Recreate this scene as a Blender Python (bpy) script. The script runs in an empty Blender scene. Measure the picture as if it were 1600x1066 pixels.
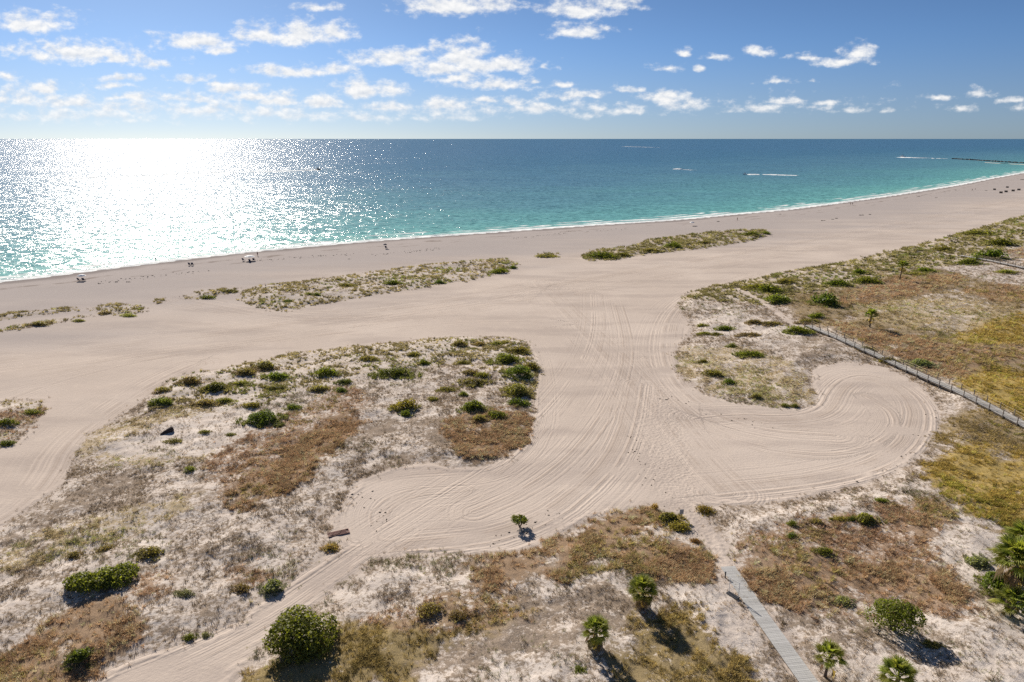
import bpy, math, random
import numpy as np
from mathutils import Vector, Matrix, Euler

S = bpy.context.scene
COL = S.collection
R = math.radians
H = 44.0                       # drone height above the beach
PITCH = math.atan(316.5 / 1067.0)
CP, SP = math.cos(PITCH), math.sin(PITCH)
SUN_AZ, SUN_EL = R(-27.0), R(30.0)
random.seed(7)
RNG = np.random.default_rng(11)

# ------------------------------------------------------------------ camera
cam = bpy.data.cameras.new('camera')
cam.sensor_width = 36.0
cam.lens = 24.0
cam.clip_start, cam.clip_end = 0.5, 200000.0
camo = bpy.data.objects.new('camera', cam)
COL.objects.link(camo)
camo.location = (0, 0, H)
camo.rotation_euler = (math.pi / 2 - PITCH, 0, 0)
S.camera = camo

# ------------------------------------------------------------------ exposure
S.view_settings.view_transform = 'Standard'
S.view_settings.look = 'None'
S.view_settings.gamma = 1.0
S.view_settings.use_curve_mapping = False
S.view_settings.exposure = 0.88
S.render.engine = 'CYCLES'
S.cycles.use_denoising = False
S.cycles.max_bounces = 4
S.cycles.diffuse_bounces = 2
S.cycles.glossy_bounces = 1
S.cycles.transmission_bounces = 2
S.cycles.transparent_max_bounces = 4


# ------------------------------------------------------------------ node helper
class NT:
    def __init__(self, nt):
        self.nt = nt

    def n(self, typ, ins=None, **props):
        nd = self.nt.nodes.new(typ)
        for k, v in props.items():
            setattr(nd, k, v)
        for k, v in (ins or {}).items():
            self.put(nd, k, v)
        return nd

    def put(self, nd, k, v):
        sock = nd.inputs[k]
        if isinstance(v, bpy.types.NodeSocket):
            self.nt.links.new(v, sock)
        elif isinstance(v, bpy.types.Node):
            self.nt.links.new(v.outputs[0], sock)
        else:
            sock.default_value = v

    def m(self, op, a, b=0.0, c=0.0, clamp=False):
        nd = self.n('ShaderNodeMath', {0: a, 1: b, 2: c}, operation=op)
        nd.use_clamp = clamp
        return nd.outputs[0]

    def v(self, op, a, b=(0, 0, 0), c=(0, 0, 0)):
        nd = self.n('ShaderNodeVectorMath', {0: a, 1: b}, operation=op)
        if op == 'MULTIPLY_ADD':
            self.put(nd, 2, c)
        return nd.outputs['Value'] if op in ('LENGTH', 'DOT_PRODUCT', 'DISTANCE') else nd.outputs[0]

    def mix(self, f, a, b, blend='MIX'):
        nd = self.n('ShaderNodeMix', data_type='RGBA', blend_type=blend)
        self.put(nd, 0, f)
        self.put(nd, 6, a)
        self.put(nd, 7, b)
        return nd.outputs[2]

    def ramp(self, x, a, b, lo=0.0, hi=1.0, smooth=True):
        nd = self.n('ShaderNodeMapRange', {0: x, 1: a, 2: b, 3: lo, 4: hi},
                    interpolation_type='SMOOTHSTEP' if smooth else 'LINEAR')
        return nd.outputs[0]

    def noise(self, vec, scale, detail=3.0, rough=0.55, dim='3D', w=None):
        nd = self.n('ShaderNodeTexNoise', {'Scale': scale, 'Detail': detail, 'Roughness': rough}, noise_dimensions=dim)
        if vec is not None and dim != '1D':
            self.put(nd, 'Vector', vec)
        if w is not None:
            self.put(nd, 'W', w)
        return nd.outputs[0]

    def attr(self, name, typ='GEOMETRY'):
        return self.n('ShaderNodeAttribute', attribute_name=name, attribute_type=typ)


def c4(c):
    return (c[0], c[1], c[2], 1.0)


# ------------------------------------------------------------------ sky
def chart(px, py):
    """photo pixel -> (x/y, z/y) of the viewing direction, a chart of the sky to the west"""
    u, v = (px - 800) / 1067.0, (py - 533) / 1067.0
    y = CP - v * SP
    return u / y, -(SP + v * CP) / y


CLOUDS = [  # centre x, y, half width, half height, strength
    (48, 36, 62, 17, 1.0), (120, 84, 78, 17, 1.0), (190, 92, 40, 10, .8), (240, 100, 36, 9, .7), (12, 78, 14, 10, .5),
    (310, 67, 66, 13, 1.0), (410, 57, 50, 14, 1.0), (470, 56, 58, 20, 1.05), (525, 52, 26, 15, 1.0), (345, 78, 25, 8, .8),
    (500, 13, 40, 6, .5), (700, 10, 62, 18, 1.1), (778, 10, 34, 14, 1.0), (612, 92, 62, 13, 1.0), (640, 86, 24, 12, 1.0),
    (722, 92, 42, 26, 1.1), (690, 108, 40, 16, 1.0), (770, 104, 66, 14, 1.05), (718, 122, 40, 10, .9), (770, 134, 58, 10, .9),
    (912, 16, 56, 15, 1.0), (955, 8, 44, 14, .9), (905, 50, 40, 13, .9), (850, 104, 10, 5, .6),
    (460, 114, 66, 10, .95), (520, 111, 26, 10, .95), (574, 142, 52, 15, 1.0), (610, 168, 50, 9, .8), (700, 167, 40, 11, .9),
    (70, 139, 40, 10, .85), (15, 122, 18, 9, .7), (190, 124, 34, 6, .75), (178, 134, 22, 6, .75), (203, 154, 34, 7, .75),
    (295, 124, 34, 6, .7), (370, 140, 50, 9, .8), (340, 134, 14, 5, .7), (290, 154, 50, 9, .7), (400, 152, 60, 9, .75),
    (430, 160, 40, 11, .85), (500, 165, 40, 11, .85), (30, 155, 50, 14, .75), (100, 164, 60, 12, .75), (200, 172, 80, 12, .65),
    (330, 172, 90, 11, .65), (480, 182, 80, 9, .6), (80, 182, 90, 10, .6), (760, 158, 24, 5, .7), (805, 162, 26, 9, .75),
    (840, 172, 50, 9, .75), (880, 152, 40, 8, .75), (920, 150, 30, 7, .7), (922, 180, 26, 6, .65), (978, 176, 26, 7, .6),
    (985, 140, 20, 6, .7), (1030, 154, 40, 10, .8), (1070, 166, 32, 11, .85), (1048, 148, 26, 8, .8), (881, 131, 16, 5, .7),
    (1048, 106, 20, 6, .75), (1070, 82, 12, 6, .55), (1122, 90, 20, 6, .6), (1094, 107, 9, 5, .7), (1183, 80, 18, 9, .75),
    (1258, 90, 26, 6, .65), (1312, 96, 42, 8, .85), (1338, 84, 22, 13, .9), (1215, 128, 30, 5, .45), (1270, 128, 10, 4, .4),
    (1140, 173, 28, 6, .6), (1190, 170, 24, 7, .65), (1230, 160, 42, 6, .7), (1284, 162, 18, 6, .6), (1335, 173, 30, 6, .5),
    (1386, 173, 16, 5, .6), (1465, 156, 20, 5, .65), (1535, 146, 22, 7, .5), (1500, 172, 26, 6, .45), (1580, 158, 20, 5, .5),
    (1590, 170, 20, 6, .45), (1402, 135, 14, 4, .35), (836, 128, 10, 5, .6), (140, 180, 190, 17, .42), (420, 178, 170, 15, .40), (690, 176, 130, 12, .34), (930, 172, 140, 11, .28), (1220, 168, 130, 10, .18), (575, 184, 60, 7, .5), (700, 184, 60, 6, .45),
]
W = bpy.data.worlds.new('World')
S.world = W
W.use_nodes = True
W.node_tree.nodes.clear()
w = NT(W.node_tree)
sky = w.n('ShaderNodeTexSky', sky_type='NISHITA')
sky.sun_disc = False
sky.sun_elevation = SUN_EL
sky.sun_rotation = SUN_AZ
sky.altitude = 900.0
sky.air_density = 0.5
sky.dust_density = 0.45
sky.ozone_density = 6.0
gen = w.n('ShaderNodeTexCoord').outputs['Generated']
sep = w.n('ShaderNodeSeparateXYZ', {0: gen})
dx, dy, dz = sep.outputs
yy = w.m('MAXIMUM', dy, 0.12)
Px, Pz = w.m('DIVIDE', dx, yy), w.m('DIVIDE', dz, yy)
P = w.n('ShaderNodeCombineXYZ', {0: Px, 1: Pz, 2: 0.0}).outputs[0]
wv = w.n('ShaderNodeTexNoise', {'Vector': P, 'Scale': 26.0, 'Detail': 2.0}).outputs['Color']
Pw = w.v('MULTIPLY_ADD', w.v('SUBTRACT', wv, (.5, .5, .5)), (.026, .013, 0), P)
best = None
for (cx, cy, rx, ry, st) in CLOUDS:
    a, b = chart(cx, cy)
    a2, _ = chart(cx + rx, cy)
    _, b2 = chart(cx, cy - ry)
    ix, iy = .76 / (a2 - a), .66 / (b2 - b)
    q = w.v('MULTIPLY_ADD', Pw, (ix, iy, 0), (-a * ix, -b * iy, 0))
    ln = w.v('LENGTH', w.v('MAXIMUM', q, w.v('MULTIPLY', q, (-1.0, -1.75, 1.0))))     # flat bases
    st = st * .75 + .3
    val = w.m('MULTIPLY_ADD', ln, -st * 0.8, st)     # st at the centre, 0.2 st at the rim
    best = val if best is None else w.m('MAXIMUM', best, val)
Pn = w.v('MULTIPLY', P, (1.0, 1.7, 1.0))
fb = w.noise(Pn, 40.0, 8.0, 0.60)
Pn2 = w.v('ADD', Pn, (-0.0022, 0.0075, 0))
fb2 = w.noise(Pn2, 40.0, 8.0, 0.60)
dens = w.m('MULTIPLY_ADD', w.m('SUBTRACT', fb, 0.5), 2.3, w.m('MAXIMUM', best, -0.6))
front = w.ramp(dy, 0.13, 0.3)
cl = w.m('MULTIPLY', w.ramp(dens, 0.08, 0.92), front)
# the same broken clouds go on over the rest of the sky
zz = w.m('MAXIMUM', dz, 0.06)
Q = w.n('ShaderNodeCombineXYZ', {0: w.m('DIVIDE', dx, zz), 1: w.m('DIVIDE', dy, zz), 2: 0.0}).outputs[0]
far = w.noise(Q, 0.9, 6.0, 0.6)
outx = w.m('MAXIMUM', w.ramp(w.m('ABSOLUTE', Px), 0.80, 0.95), w.ramp(dy, 0.3, 0.13))
outside = w.m('MAXIMUM', outx, w.ramp(Pz, 0.21, 0.27))
cl2 = w.m('MULTIPLY', w.m('MULTIPLY', w.ramp(far, 0.57, 0.70), outside), w.ramp(dz, 0.05, 0.12))
cloud = w.m('MAXIMUM', cl, cl2)
lit = w.m('MULTIPLY_ADD', w.m('SUBTRACT', fb, fb2), 2.6, 0.62, clamp=True)
thick = w.ramp(dens, 0.5, 1.5)
ccol = w.mix(lit, (0.66, 0.70, 0.76, 1), (1.0, 0.985, 0.96, 1))
skyc = w.n('ShaderNodeHueSaturation', {'Saturation': 0.97, 'Value': 1.0, 'Color': w.mix(1.0, sky.outputs[0], (.93, 1.03, 1.0, 1), 'MULTIPLY')}).outputs[0]
low = w.n('ShaderNodeHueSaturation', {'Saturation': 0.8, 'Value': 0.70, 'Color': w.mix(1.0, skyc, (1.03, .985, 1.0, 1), 'MULTIPLY')}).outputs[0]
skyc = w.mix(w.ramp(dz, .13, .0), skyc, low)        # sea air paling towards the horizon
bgs = w.n('ShaderNodeBackground', {'Color': skyc, 'Strength': 0.05})
bgc = w.n('ShaderNodeBackground', {'Color': ccol, 'Strength': 0.56})
lowfade = w.ramp(dz, 0.0, 0.05, 0.35, 0.93)
mixs = w.n('ShaderNodeMixShader', {0: w.m('MULTIPLY', cloud, lowfade), 1: bgs.outputs[0], 2: bgc.outputs[0]})
w.n('ShaderNodeOutputWorld', {0: mixs.outputs[0]})

# ------------------------------------------------------------------ sun
sl = bpy.data.lights.new('sun', 'SUN')
sl.energy = 4.0
sl.angle = R(0.53)
sl.color = (1.0, 0.915, 0.80)
so = bpy.data.objects.new('sun', sl)
COL.objects.link(so)
sd = Vector((math.sin(SUN_AZ) * math.cos(SUN_EL), math.cos(SUN_AZ) * math.cos(SUN_EL), math.sin(SUN_EL)))
so.rotation_euler = (-sd).to_track_quat('-Z', 'Y').to_euler()
so.location = (-40, 60, 90)


# ------------------------------------------------------------------ geometry of the place
def G(px, py, z=0.0):
    """where a ray of the photograph meets the level z"""
    u, v = (px - 800) / 1067.0, (py - 533) / 1067.0
    t = (H - z) / (SP + v * CP)
    return (u * t, (CP - v * SP) * t)


def scale_at(py):              # photo pixels per metre at the ground seen at row py
    return 1067.0 * (SP + (py - 533) / 1067.0 * CP) / H


def GP(pts):
    return np.array([G(*p) for p in pts])


def hash2(ix, iy, seed):
    h = (ix.astype(np.int64) * 374761393 + iy.astype(np.int64) * 668265263 + seed * 974711) & 0x7fffffff
    h = ((h ^ (h >> 13)) * 1274126177) & 0x7fffffff
    return ((h ^ (h >> 16)) & 0xffff) / 65535.0


def vnoise(P, s, seed=0):
    x, y = P[:, 0] * s, P[:, 1] * s
    ix, iy = np.floor(x), np.floor(y)
    fx, fy = x - ix, y - iy
    fx, fy = fx * fx * (3 - 2 * fx), fy * fy * (3 - 2 * fy)
    a, b = hash2(ix, iy, seed), hash2(ix + 1, iy, seed)
    c, d = hash2(ix, iy + 1, seed), hash2(ix + 1, iy + 1, seed)
    return (a * (1 - fx) + b * fx) * (1 - fy) + (c * (1 - fx) + d * fx) * fy


def fbm(P, s, n=3, seed=0):
    t, amp, tot = 0, 1.0, 0
    for i in range(n):
        t = t + amp * vnoise(P, s * 2 ** i, seed + i * 17)
        tot += amp
        amp *= .5
    return t / tot


def sstep(x, a, b):
    t = np.clip((x - a) / (b - a), 0, 1)
    return t * t * (3 - 2 * t)


def segdist(P, A, B):
    d = B - A
    t = np.clip(((P - A) @ d) / max(d @ d, 1e-9), 0, 1)
    q = P - A - t[:, None] * d
    return np.hypot(q[:, 0], q[:, 1]), t


def sdf(poly, P, margin=12.0):
    """signed distance, positive inside; -margin outside the margin box"""
    out = np.full(len(P), -margin)
    lo, hi = poly.min(0) - margin, poly.max(0) + margin
    k = np.where((P[:, 0] > lo[0]) & (P[:, 0] < hi[0]) & (P[:, 1] > lo[1]) & (P[:, 1] < hi[1]))[0]
    if len(k) == 0:
        return out
    Q = P[k]
    best = np.full(len(Q), 1e9)
    ins = np.zeros(len(Q), bool)
    n = len(poly)
    for i in range(n):
        A, B = poly[i], poly[(i + 1) % n]
        d, _ = segdist(Q, A, B)
        best = np.minimum(best, d)
        if A[1] != B[1]:
            c = (A[1] > Q[:, 1]) != (B[1] > Q[:, 1])
            xx = A[0] + (Q[:, 1] - A[1]) / (B[1] - A[1]) * (B[0] - A[0])
            ins ^= c & (Q[:, 0] < xx)
    out[k] = np.maximum(np.where(ins, best, -best), -margin)
    return out


WATER_Z = -0.3
SHORE_PX = [(0, 441), (70, 433), (130, 425), (220, 414), (300, 404), (400, 393), (500, 384), (580, 377), (660, 371),
            (760, 364), (830, 359), (900, 354), (960, 350), (1040, 345), (1100, 340), (1150, 335), (1230, 328),
            (1300, 319), (1350, 312), (1400, 305), (1450, 297), (1500, 289), (1550, 279), (1600, 270)]
sh = np.array([G(x, y, WATER_Z) for x, y in SHORE_PX])
dl = sh[0] - sh[2]
dr = sh[-1] - sh[-4]
SHORE = np.vstack([[sh[0] + dl * 60], [sh[0] + dl * 6], sh, [sh[-1] + dr * 2 + np.array([30, 0])], [sh[-1] + dr * 7 + np.array([500, 0])],
                   [sh[-1] + dr * 12 + np.array([6000, 0])]])


def shore_d(P):
    """distance to the waterline, positive on land"""
    best = np.full(len(P), 1e9)
    for A, B in zip(SHORE[:-1], SHORE[1:]):
        d, _ = segdist(P, A, B)
        best = np.minimum(best, d)
    ys = np.interp(P[:, 0], SHORE[:, 0], SHORE[:, 1])
    return np.where(P[:, 1] < ys, best, -best)


# ---- planted ground, outlined where it lies
I1 = GP([(-60, 850), (0, 819), (56, 788), (96, 759), (110, 736), (118, 705), (132, 680), (169, 663), (208, 638), (232, 618), (248, 604),
         (279, 588), (335, 578), (394, 566), (456, 552), (552, 541), (653, 531), (738, 525), (794, 527), (822, 535), (838, 558), (840, 593),
         (834, 621), (837, 655), (822, 691), (794, 717), (752, 731), (715, 733), (670, 725), (625, 728), (569, 748), (541, 776), (524, 798),
         (516, 815), (515, 840), (523, 858), (490, 887), (445, 918), (400, 946), (380, 969), (324, 997), (253, 1014), (197, 1036),
         (135, 1066), (60, 1130), (-100, 1260), (-500, 1260)])
I2 = GP([(-90, 630), (0, 628), (30, 624), (60, 625), (75, 629), (70, 640), (58, 660), (40, 680), (15, 698), (0, 701), (-90, 725)])
I3 = GP([(300, 1190), (360, 1068), (385, 1040), (400, 1015), (415, 1000), (430, 985), (505, 932), (556, 890), (580, 876), (614, 869), (639, 865), (681, 864), (752, 866), (808, 864), (842, 855), (884, 833),
         (918, 813), (958, 799), (997, 793), (1025, 796), (1050, 802), (1076, 816), (1083, 834), (1110, 862), (1127, 889), (1170, 956),
         (1245, 1066), (1330, 1200)])
I4 = GP([(1380, 1200), (1275, 1066), (1205, 963), (1146, 884), (1132, 856), (1110, 822), (1096, 800), (1093, 790), (1150, 790), (1220, 785),
         (1291, 771), (1340, 759), (1390, 741), (1425, 721), (1448, 700), (1462, 680), (1469, 650), (1460, 622), (1440, 603), (1412, 586),
         (1375, 572), (1347, 569), (1319, 567), (1291, 570), (1268, 578), (1268, 597), (1279, 619), (1277, 633), (1257, 639), (1206, 636),
         (1152, 631), (1104, 618), (1070, 596), (1056, 573), (1056, 545), (1076, 526), (1082, 508), (1066, 490), (1058, 475), (1065, 463), (1085, 455),
         (1120, 445), (1180, 437), (1200, 430), (1275, 417), (1335, 406), (1400, 391), (1435, 383), (1500, 365), (1560, 347), (1600, 338),
         (1760, 310), (2600, 310), (4500, 420), (4500, 1200)])
BEACH_PX = [
    [(-60, 497), (0, 490), (60, 485), (120, 479), (118, 486), (60, 493), (0, 501), (-60, 508)],
    [(-40, 524), (0, 514), (90, 499), (140, 492), (190, 494), (226, 487), (222, 480), (180, 473), (140, 480), (150, 492), (100, 504), (50, 512), (0, 519)],
    [(285, 464), (310, 455), (372, 450), (368, 458), (320, 468), (295, 468)],
    [(240, 470), (255, 466), (258, 472), (246, 475)],
    [(370, 463), (400, 447), (470, 440), (560, 428), (650, 415), (740, 407), (795, 404), (808, 412), (795, 425), (740, 438), (650, 452),
     (560, 466), (480, 480), (440, 487), (400, 480), (375, 471)],
    [(905, 401), (930, 390), (985, 385), (1010, 375), (1080, 366), (1150, 360), (1200, 360), (1203, 368), (1170, 378), (1100, 388),
     (1010, 398), (960, 406), (920, 408)],
    [(838, 399), (850, 395), (872, 396), (870, 401), (845, 402)],
    [(506, 862), (512, 848), (526, 850), (528, 860)]]
BEACH_PATCH = [GP(p) for p in BEACH_PX]
VEG = [I1, I2, I3, I4] + BEACH_PATCH
PATHS = [(GP([(1262, 516), (1238, 506), (1217, 490), (1196, 474), (1172, 462), (1150, 452)]), 1.0),
         (GP([(1425, 383), (1450, 390), (1475, 396), (1502, 402)]), 1.6)]

#        name: ground colour, litter 0..1, tufts per m2, tuft height, tuft colour, kind of grass
COVER = {
    'thatch': ((.245, .195, .148), .45, 6.6, .17, (.300, .236, .166), 0),
    'bare': ((.29, .24, .19), .17, 2.0, .14, (.34, .27, .19), 0),
    'straw': ((.40, .325, .20), .60, 8.0, .21, (.48, .39, .22), 0),
    'brown': ((.250, .172, .108), .92, 14., .29, (.540, .365, .215), 1),
    'rust': ((.275, .190, .130), .64, 8.5, .24, (.500, .335, .212), 1),
    'soil': ((.240, .192, .150), .78, 5.0, .12, (.28, .22, .165), 0),
    'olive': ((.235, .180, .078), .88, 13., .24, (.370, .285, .108), 2),
    'gold': ((.340, .250, .075), .95, 12., .26, (.460, .345, .098), 2),
    'scrub': ((.33, .27, .16), .55, 3.4, .28, (.300, .268, .110), 3),
    'dune': ((.35, .29, .20), .40, 3.2, .24, (.360, .305, .140), 3),
    'heath': ((.250, .192, .108), .90, 7.5, .22, (.330, .258, .128), 0),
}
KINDS = list(COVER)
PATCH = [  # kind, strength, outline in photo pixels; later ones lie over earlier ones
    ('dune', 1, [(235, 640), (279, 588), (335, 578), (456, 552), (653, 531), (738, 525), (822, 533), (842, 560), (842, 620), (800, 628), (770, 580), (700, 570), (600, 580), (480, 610), (400, 640), (330, 640), (260, 655)]),
    ('bare', 1, [(160, 700), (215, 675), (300, 655), (380, 640), (420, 670), (360, 695), (330, 715), (240, 720), (180, 715)]),
    ('straw', .8, [(118, 705), (140, 675), (200, 655), (300, 640), (360, 628), (345, 645), (260, 662), (190, 690), (170, 708), (230, 722), (300, 722), (330, 712), (335, 722), (240, 732), (150, 725)]),
    ('straw', .9, [(0, 872), (60, 838), (150, 812), (230, 795), (300, 783), (295, 805), (220, 830), (130, 858), (60, 884), (0, 905)]),
    ('soil', .65, [(95, 770), (180, 745), (250, 760), (240, 785), (150, 800), (90, 800)]),
    ('soil', .6, [(0, 850), (50, 812), (90, 800), (60, 840), (0, 870)]),
    ('rust', .8, [(320, 735), (360, 690), (420, 660), (480, 640), (510, 612), (545, 606), (575, 625), (580, 655), (540, 690), (500, 720), (450, 740), (400, 770), (360, 790), (335, 770)]),
    ('brown', 1, [(368, 770), (385, 745), (400, 722), (442, 703), (470, 690), (513, 660), (545, 648), (566, 662), (550, 685), (524, 700), (512, 722), (470, 759), (440, 779), (405, 795), (365, 800), (352, 793)]),
    ('soil', .8, [(540, 690), (575, 668), (640, 655), (690, 660), (702, 690), (690, 715), (668, 700), (640, 668), (590, 685), (550, 700)]),
    ('soil', .55, [(525, 800), (545, 772), (570, 745), (620, 718), (680, 712), (715, 728), (670, 722), (625, 726), (570, 746), (542, 776)]),
    ('brown', 1, [(698, 663), (735, 650), (774, 646), (805, 638), (836, 655), (819, 691), (791, 714), (732, 722), (710, 708), (703, 685)]),
    ('brown', .95, [(-80, 1060), (0, 1033), (28, 1014), (65, 985), (93, 975), (132, 946), (174, 932), (197, 949), (222, 970), (234, 991), (211, 1014), (174, 1036), (141, 1047), (118, 1066), (0, 1150), (-80, 1150)]),
    ('rust', .8, [(185, 907), (239, 890), (270, 905), (265, 932), (242, 946), (205, 929)]),
    ('rust', .7, [(346, 893), (408, 876), (436, 896), (402, 924), (360, 926)]),
    ('dune', .9, [(-90, 630), (0, 628), (75, 626), (60, 640), (0, 645)]),
    ('rust', .5, [(-20, 650), (50, 640), (60, 655), (10, 690), (-20, 690)]),
    # between the track and the near path
    ('soil', .75, [(780, 945), (840, 930), (884, 926), (958, 922), (991, 942), (985, 965), (950, 980), (912, 998), (884, 1025), (790, 1025), (700, 1066), (680, 1040), (760, 990)]),
    ('olive', .95, [(350, 1100), (392, 1052), (420, 1030), (470, 1008), (530, 985), (620, 962), (700, 945), (770, 948), (820, 960), (790, 985), (710, 1005), (665, 1035), (640, 1080)]),
    ('rust', .7, [(560, 965), (620, 945), (690, 940), (800, 950), (830, 975), (780, 985), (700, 985), (640, 990)]),
    ('thatch', .8, [(560, 885), (640, 868), (720, 870), (740, 900), (700, 930), (600, 950), (530, 950)]),
    ('brown', 1, [(735, 890), (752, 870), (800, 867), (850, 854), (895, 833), (935, 812), (980, 798), (1020, 800), (1050, 815), (1035, 836), (1070, 850), (1095, 864), (1122, 888), (1105, 903), (1060, 914), (1010, 908), (980, 890), (930, 893), (900, 902), (860, 905), (800, 912), (755, 934), (738, 915)]),
    ('bare', .7, [(985, 835), (1040, 822), (1082, 836), (1060, 852), (1000, 850)]),
    ('bare', 1, [(1062, 925), (1090, 915), (1125, 905), (1150, 930), (1175, 980), (1170, 1020), (1110, 1020), (1090, 985), (1068, 960)]),
    ('olive', .85, [(965, 995), (985, 975), (1014, 965), (1076, 960), (1098, 985), (1095, 1008), (1118, 1025), (1160, 1036), (1180, 1090), (950, 1090)]),
    # east of the near path
    ('rust', .9, [(1150, 842), (1201, 838), (1250, 822), (1300, 808), (1350, 800), (1400, 790), (1460, 790), (1490, 820), (1460, 850), (1470, 900), (1522, 949), (1502, 972), (1400, 965), (1330, 970), (1250, 960), (1187, 932), (1160, 900)]),
    ('brown', .8, [(1165, 880), (1200, 850), (1270, 868), (1320, 880), (1370, 888), (1420, 880), (1456, 892), (1488, 924), (1500, 950), (1440, 946), (1403, 935), (1347, 924), (1300, 930), (1290, 955), (1215, 946), (1187, 930)]),
    ('brown', .7, [(1400, 815), (1440, 800), (1478, 800), (1482, 824), (1460, 842), (1430, 866), (1425, 840)]),
    ('soil', .5, [(1215, 968), (1300, 962), (1400, 1000), (1420, 1030), (1340, 1030), (1240, 1000)]),
    ('bare', .5, [(1290, 1040), (1340, 1010), (1420, 1040), (1500, 1010), (1620, 960), (1620, 1090), (1300, 1090)]),
    ('bare', .55, [(1440, 870), (1480, 830), (1530, 835), (1560, 860), (1540, 900), (1490, 905)]),
    ('olive', .6, [(1445, 700), (1480, 660), (1540, 640), (1600, 670), (1600, 720), (1500, 710)]),
    ('gold', .95, [(1447, 728), (1475, 712), (1520, 700), (1600, 705), (1760, 760), (1760, 850), (1600, 838), (1550, 834), (1510, 802), (1475, 778), (1452, 755)]),
    # the low right dune and the marsh behind the long boardwalk
    ('straw', .75, [(1062, 585), (1060, 545), (1120, 545), (1180, 548), (1235, 570), (1262, 600), (1270, 630), (1200, 632), (1120, 618)]),
    ('bare', .8, [(1085, 500), (1150, 490), (1200, 500), (1250, 520), (1262, 545), (1200, 540), (1130, 528), (1085, 520)]),
    ('soil', .5, [(1195, 530), (1270, 520), (1330, 548), (1300, 566), (1265, 580), (1240, 565)]),
    ('heath', .85, [(1262, 508), (1353, 520), (1460, 560), (1600, 630), (1600, 460), (1500, 430), (1380, 400), (1300, 420), (1220, 450), (1240, 490)]),
    ('bare', .4, [(1400, 478), (1440, 462), (1500, 455), (1560, 480), (1520, 500), (1480, 522), (1440, 515), (1460, 495)]),
    ('heath', .6, [(1470, 660), (1520, 640), (1620, 680), (1620, 720), (1520, 700)]),
    ('scrub', 1, [(1062, 470), (1085, 453), (1180, 435), (1275, 415), (1335, 404), (1435, 381), (1500, 363), (1600, 336), (1760, 308), (2600, 310), (2600, 370), (1600, 385), (1560, 395), (1500, 415), (1420, 425), (1370, 440), (1310, 452), (1240, 462), (1200, 478), (1110, 470)]),
    ('brown', .85, [(1300, 470), (1340, 455), (1403, 436), (1502, 431), (1492, 448), (1417, 465), (1360, 474), (1320, 480)]),
    ('brown', .75, [(1500, 456), (1560, 448), (1620, 446), (1620, 474), (1550, 472)]),
    ('brown', .55, [(1570, 395), (1700, 380), (1700, 410), (1620, 415)]),
    ('brown', .95, [(1290, 500), (1353, 516), (1431, 527), (1488, 535), (1544, 544), (1620, 543), (1620, 560), (1530, 577), (1512, 592), (1460, 588), (1426, 570), (1375, 548), (1320, 525)]),
    ('straw', .6, [(1330, 480), (1420, 470), (1520, 470), (1600, 490), (1540, 512), (1488, 525), (1400, 512), (1340, 500)]),
    ('gold', .9, [(1486, 532), (1515, 522), (1544, 510), (1600, 492), (1760, 490), (1760, 545), (1600, 541), (1516, 541)]),
    ('gold', 1, [(1500, 600), (1520, 583), (1558, 573), (1600, 580), (1800, 610), (1800, 740), (1600, 658), (1544, 634), (1508, 612)]),
]
for q_ in BEACH_PX:
    PATCH.append(('scrub' if max(p_[0] for p_ in q_) > 850 else 'dune', 1, q_))
PATCHG = [(k, s, GP(p)) for k, s, p in PATCH]


def warp(P, a=.9):
    P2 = P + np.stack([(fbm(P, .45, 3, 5) - .5), (fbm(P, .45, 3, 55) - .5)], 1) * 2 * a
    return P2 + np.stack([(fbm(P, 1.9, 2, 15) - .5), (fbm(P, 1.9, 2, 65) - .5)], 1) * 1.5 * a


def veg_mask(P):
    """signed distance to the nearest edge of planted ground (positive inside)"""
    Q = warp(P, .55)
    best = np.full(len(P), -12.0)
    for poly in VEG:
        best = np.maximum(best, sdf(poly, Q))
    for line, wd in PATHS:
        for A, B in zip(line[:-1], line[1:]):
            d, _ = segdist(Q, A, B)
            best = np.minimum(best, (d - wd) * 1.0)
    return best


def ground_z(P, veg=None, sd_=None):
    veg = veg_mask(P) if veg is None else veg
    sd_ = shore_d(P) if sd_ is None else sd_
    z = sstep(veg, 0, 5) * .38 + sstep(veg, -.2, 1.0) * .07
    z = z + sstep(veg, .3, 4) * ((fbm(P, .16, 3, 9) - .5) * 1.0 + (fbm(P, .9, 2, 3) - .5) * .22)
    z = z + np.exp(-((veg + .55) / .32) ** 2) * .10 * (fbm(P, .25, 2, 31) + .2)
    z = z + (fbm(P, .05, 2, 77) - .5) * .35 * sstep(sd_, 20, 60)
    beach = WATER_Z + .3 * sstep(sd_, 0, 24) + np.where(sd_ < 0, np.maximum(sd_ * .045, -7), 0)
    return z + beach


def covers(P, veg):
    """weights of each cover kind at points P"""
    Wt = np.zeros((len(P), len(KINDS)))
    Wt[:, 0] = 1
    Q = warp(P, 1.5)
    for i, (k, s, poly) in enumerate(PATCHG):
        rr = np.hypot(P[:, 0], P[:, 1])
        soft = .5 + rr * .006
        a = sstep(sdf(poly, Q) / soft, -1.2, 1.0) * s
        if a.max() <= 0:
            continue
        br = fbm(P, .30, 3, 100 + i)
        a = a * sstep(br, .18, .40)
        Wt *= (1 - a)[:, None]
        Wt[:, KINDS.index(k)] += a
    return Wt


def hgt(x, y):
    return float(ground_z(np.array([[x, y]]))[0])


def ground_at(px, py):
    z = 0.0
    for _ in range(3):
        x, y = G(px, py, z)
        z = hgt(x, y)
    return Vector((x, y, z))


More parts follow.
